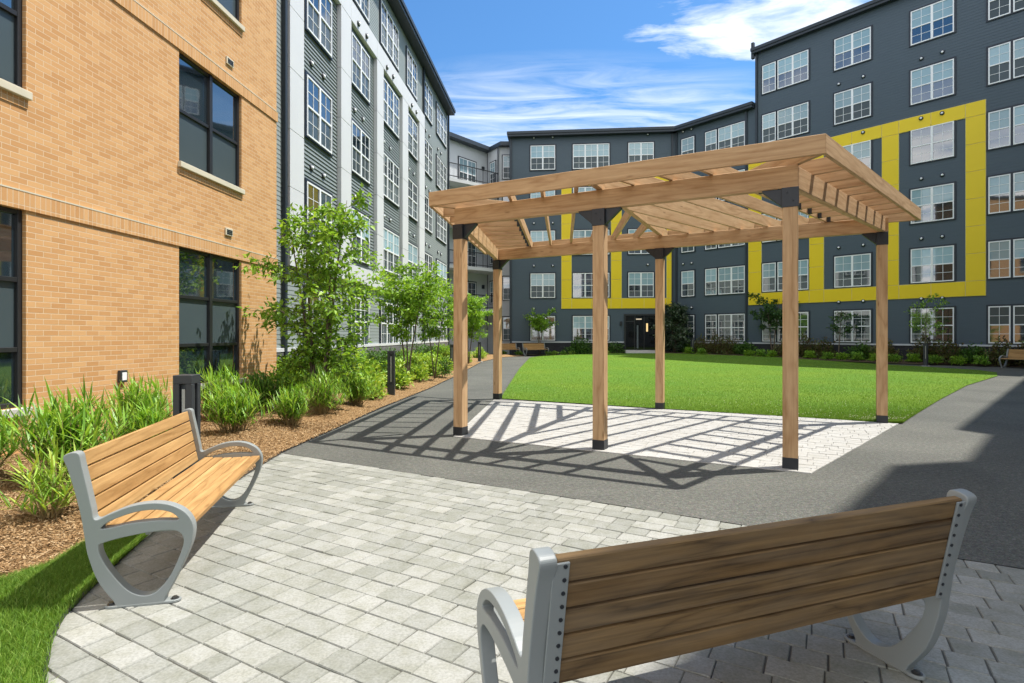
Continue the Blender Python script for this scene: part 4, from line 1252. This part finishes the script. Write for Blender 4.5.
def stone(label, x, y, s):
    bm = bmesh.new(); bmesh.ops.create_icosphere(bm, subdivisions=2, radius=s)
    for v in bm.verts: v.co = Vector((v.co.x*rs.uniform(.85, 1.2), v.co.y*rs.uniform(.85, 1.15), v.co.z*rs.uniform(.5, .65)))
    me = bpy.data.meshes.new('white_stone'); bm.to_mesh(me); bm.free(); me.materials.append(M['concrete'])
    o = link(bpy.data.objects.new('white_stone', me)); o.location = (x, y, zz(x, y)+s*.3); tag(o, label, 'stone', 'white stones at the brick corner')
for (x, y, s) in ((-4.92, 10.75, .07), (-4.80, 10.9, .09), (-4.66, 10.7, .06), (-4.70, 11.1, .08), (-4.98, 10.5, .06)):
    stone('white stone on the mulch at the foot of the brick corner', x, y, s)

# ---- low shrubs: a leaf cloud over short stems
SH = {}
def shrub(label, loc, w, h, n, leaf, mat, seed, group, name='low_shrub'):
    root = thing(name, label, 'shrub', loc, 0, group)
    key = (seed, mat, n)
    if key not in SH:
        g = np.random.default_rng(seed)
        d = rand_dirs(n, g); d[:, 2] = np.abs(d[:, 2])
        lob = 1 + .22*np.sin(d[:, 0]*7+seed) * np.sin(d[:, 1]*6+2*seed) + .18*np.sin(d[:, 2]*9+seed)
        rad = (g.random(n)**.45)*lob
        p = d*rad[:, None]*np.array([w/2, w/2, h]) + np.array([0, 0, .02])
        V, Fc = leaf_arrays(p, d*.8+rand_dirs(n, g)*.8+np.array([0, 0, .25]), rand_dirs(n, g)*.6+np.array([0, 0, 1.0]), leaf*g.uniform(.6, 1.25, n), leaf*.5*g.uniform(.7, 1.2, n))
        sb = MB()
        for k in range(9):
            a = g.random()*2*PI; sb.tube([(0, 0, -.02), (math.cos(a)*w*.18, math.sin(a)*w*.18, h*.5), (math.cos(a)*w*.34, math.sin(a)*w*.34, h*.85)], [.012, .007, .003], 4, False)
        SH[key] = (mesh_np('foliage', V, Fc, M[mat]), sb.mesh('stem_bundle', M['bark']))
    place('foliage', SH[key][0], root); place('stem_bundle', SH[key][1], root)
    return root
shrub('round green shrub against the grey stone base, behind the airy tree', (-5.2, 13.9, .1), 1.3, .85, 1500, .11, 'green_shrub_leaf', 2, None)
shrub('bronze-tinged shrub with bright edges at the foot of the airy tree', (-4.75, 11.25, .1), 1.1, .75, 1300, .11, 'tree_leaf', 3, None)
rl_ = random.Random(9)
for k, y in enumerate((13.8, 15.2, 16.8, 18.4, 20.0, 21.8, 23.8, 26.0, 28.4, 31.0, 33.5)):
    x = -7.66 + .0893*y + .95
    shrub('leafy green shrub along the grey stone base in the left bed', (x, y, zz(x, y)), 1.25+.1*(k % 3), .80+.08*(k % 2), 1300, .12, 'green_shrub_leaf' if k % 3 else 'bright_tree_leaf', 20+k % 4, 'shrubs along the grey stone base')
for k, y in enumerate((12.8, 14.0, 15.1, 16.2, 17.2, 18.4, 19.6, 20.8, 22.2, 23.6, 25.2, 27.0, 29.2, 31.6, 34.0, 36.0)):
    x = float(mulch_right(np.array(y))) - .75 - .35*(k % 2)
    shrub('low lime green perennial in the left bed beside the path', (x, y, zz(x, y)), .78, .50 + .08*(k % 3), 650, .12, 'lime_leaf', 40+k % 4, 'lime perennials beside the path', 'low_perennial')
for k, y in enumerate((13.4, 15.6, 18.9, 21.5, 24.5, 28.0)):
    x = float(mulch_right(np.array(y))) - 1.7
    shrub('mid-height lime and bronze perennial in the middle of the left bed', (x, y, zz(x, y)), .95, .62, 700, .12, 'lime_leaf' if k % 2 else 'bright_tree_leaf', 50+k % 3, 'mixed perennials in the left bed', 'low_perennial')
x, y = -2.62, 16.9
# bed along the right facade: bronze hedge plants behind, small green perennials in front
def on_right(t, out): p = CO + UR*t - IR*out; return p.x, p.y, .25-.009*t
for k, t in enumerate((1.6, 2.6, 3.6, 4.6, 5.6, 8.3, 9.3, 10.4, 12.3, 13.4, 15.2, 16.2, 17.2, 18.2, 19.2)):
    x, y, z = on_right(t, .75+.12*(k % 2))
    shrub('dark bronze hedge shrub under the right facade windows', (x, y, z), 1.35, .95+.12*(k % 3), 1100, .15, 'bronze_leaf' if k % 4 else 'green_shrub_leaf', 60+k % 4, 'bronze hedge shrubs under the right facade')
for k, t in enumerate((2.1, 3.1, 6.3, 7.1, 7.7, 8.9, 9.9, 10.9, 11.6, 12.4, 13.2, 14.1, 14.9, 15.8, 16.7, 17.6)):
    x, y, z = on_right(t, 1.55+.15*(k % 2))
    shrub('small bright green perennial at the lawn edge by the right facade', (x, y, z), .6, .36, 420, .12, 'lily_leaf' if k % 2 else 'bright_tree_leaf', 70+k % 3, 'small perennials along the lawn edge', 'low_perennial')
shrub('round bright green shrub before the navy wall, left of the lit doorway', (5.0, 40.9, .12), 2.0, 1.0, 1500, .16, 'green_shrub_leaf', 81, None)
shrub('dark low shrub between the round shrub and the lit doorway', (7.55, 41.0, .15), 1.5, .7, 900, .14, 'green_shrub_leaf', 82, None)
for k, xx in enumerate((2.6, 3.1, 3.7, 4.3, 6.2, 6.8, 11.9, -.6, .5)):
    shrub('tiny flowering ground plant in the bed below the navy wall', (xx, 40.55-.05*xx, .08), .5, .22, 200, .12, 'lime_leaf' if k % 2 else 'lily_leaf', 90+k % 3, 'tiny plants below the navy wall', 'low_perennial')
shrub('small leafy seedling on the mulch near the thin-trunked young tree', (-2.30, 19.2, .1), .5, .6, 350, .09, 'green_shrub_leaf', 95, None, 'low_perennial')

# ---- bollard lights: square post, slots on four sides round a pale lens, concrete footing
BM = {}
def bollard_meshes():
    s, H = .085, 1.10
    b = MB(); b.box(-s, s, -s, s, .02, .30); b.box(-s, s, -s, s, 1.02, H)
    e = .058
    for sx in (-1, 1):
        for sy in (-1, 1):
            xa, xb = sorted((sx*s, sx*(s-e))); ya, yb = sorted((sy*s, sy*(s-e)))
            b.box(xa, xb, ya, yb, .30, 1.02)
    b.box(-.05, .05, -.05, .05, .30, 1.02)
    l = MB(); l.box(-.014, .014, -.064, .064, .36, .97); l.box(-.064, .064, -.0138, .0138, .361, .969)
    f = MB(); f.tube([(0, 0, -.05), (0, 0, .02)], .17, 20)
    return b.mesh('bollard_body', M['bollard_paint'], .004), l.mesh('lens', M['lamp_lens']), f.mesh('footing', M['concrete'])
BM = bollard_meshes()
for lab, x, y, z, rz in (('dark bollard light right behind the left bench back', -3.03, 5.22, .03, 4),
                     ('dark slotted bollard light at the mulch edge left of the front left pergola post', -2.90, 13.45, .02, 6),
                     ('dark bollard light half hidden by the front left pergola post', -2.46, 23.0, .02, 4),
                     ('dark bollard light between the two left pergola posts', -1.80, 31.0, .02, 0),
                     ('dark bollard light before the right facade, at the foot of a sparse tree', 19.95, 27.0, .0, 41),
                     ('short dark bollard light at the lawn edge by the magnolia', 12.3, 38.2, .2, 10)):
    r_ = thing('bollard_light', lab, 'bollard', (x, y, z), R(rz), 'dark bollard lights around the lawn')
    place('post_body', BM[0], r_); place('lens', BM[1], r_); place('footing', BM[2], r_)
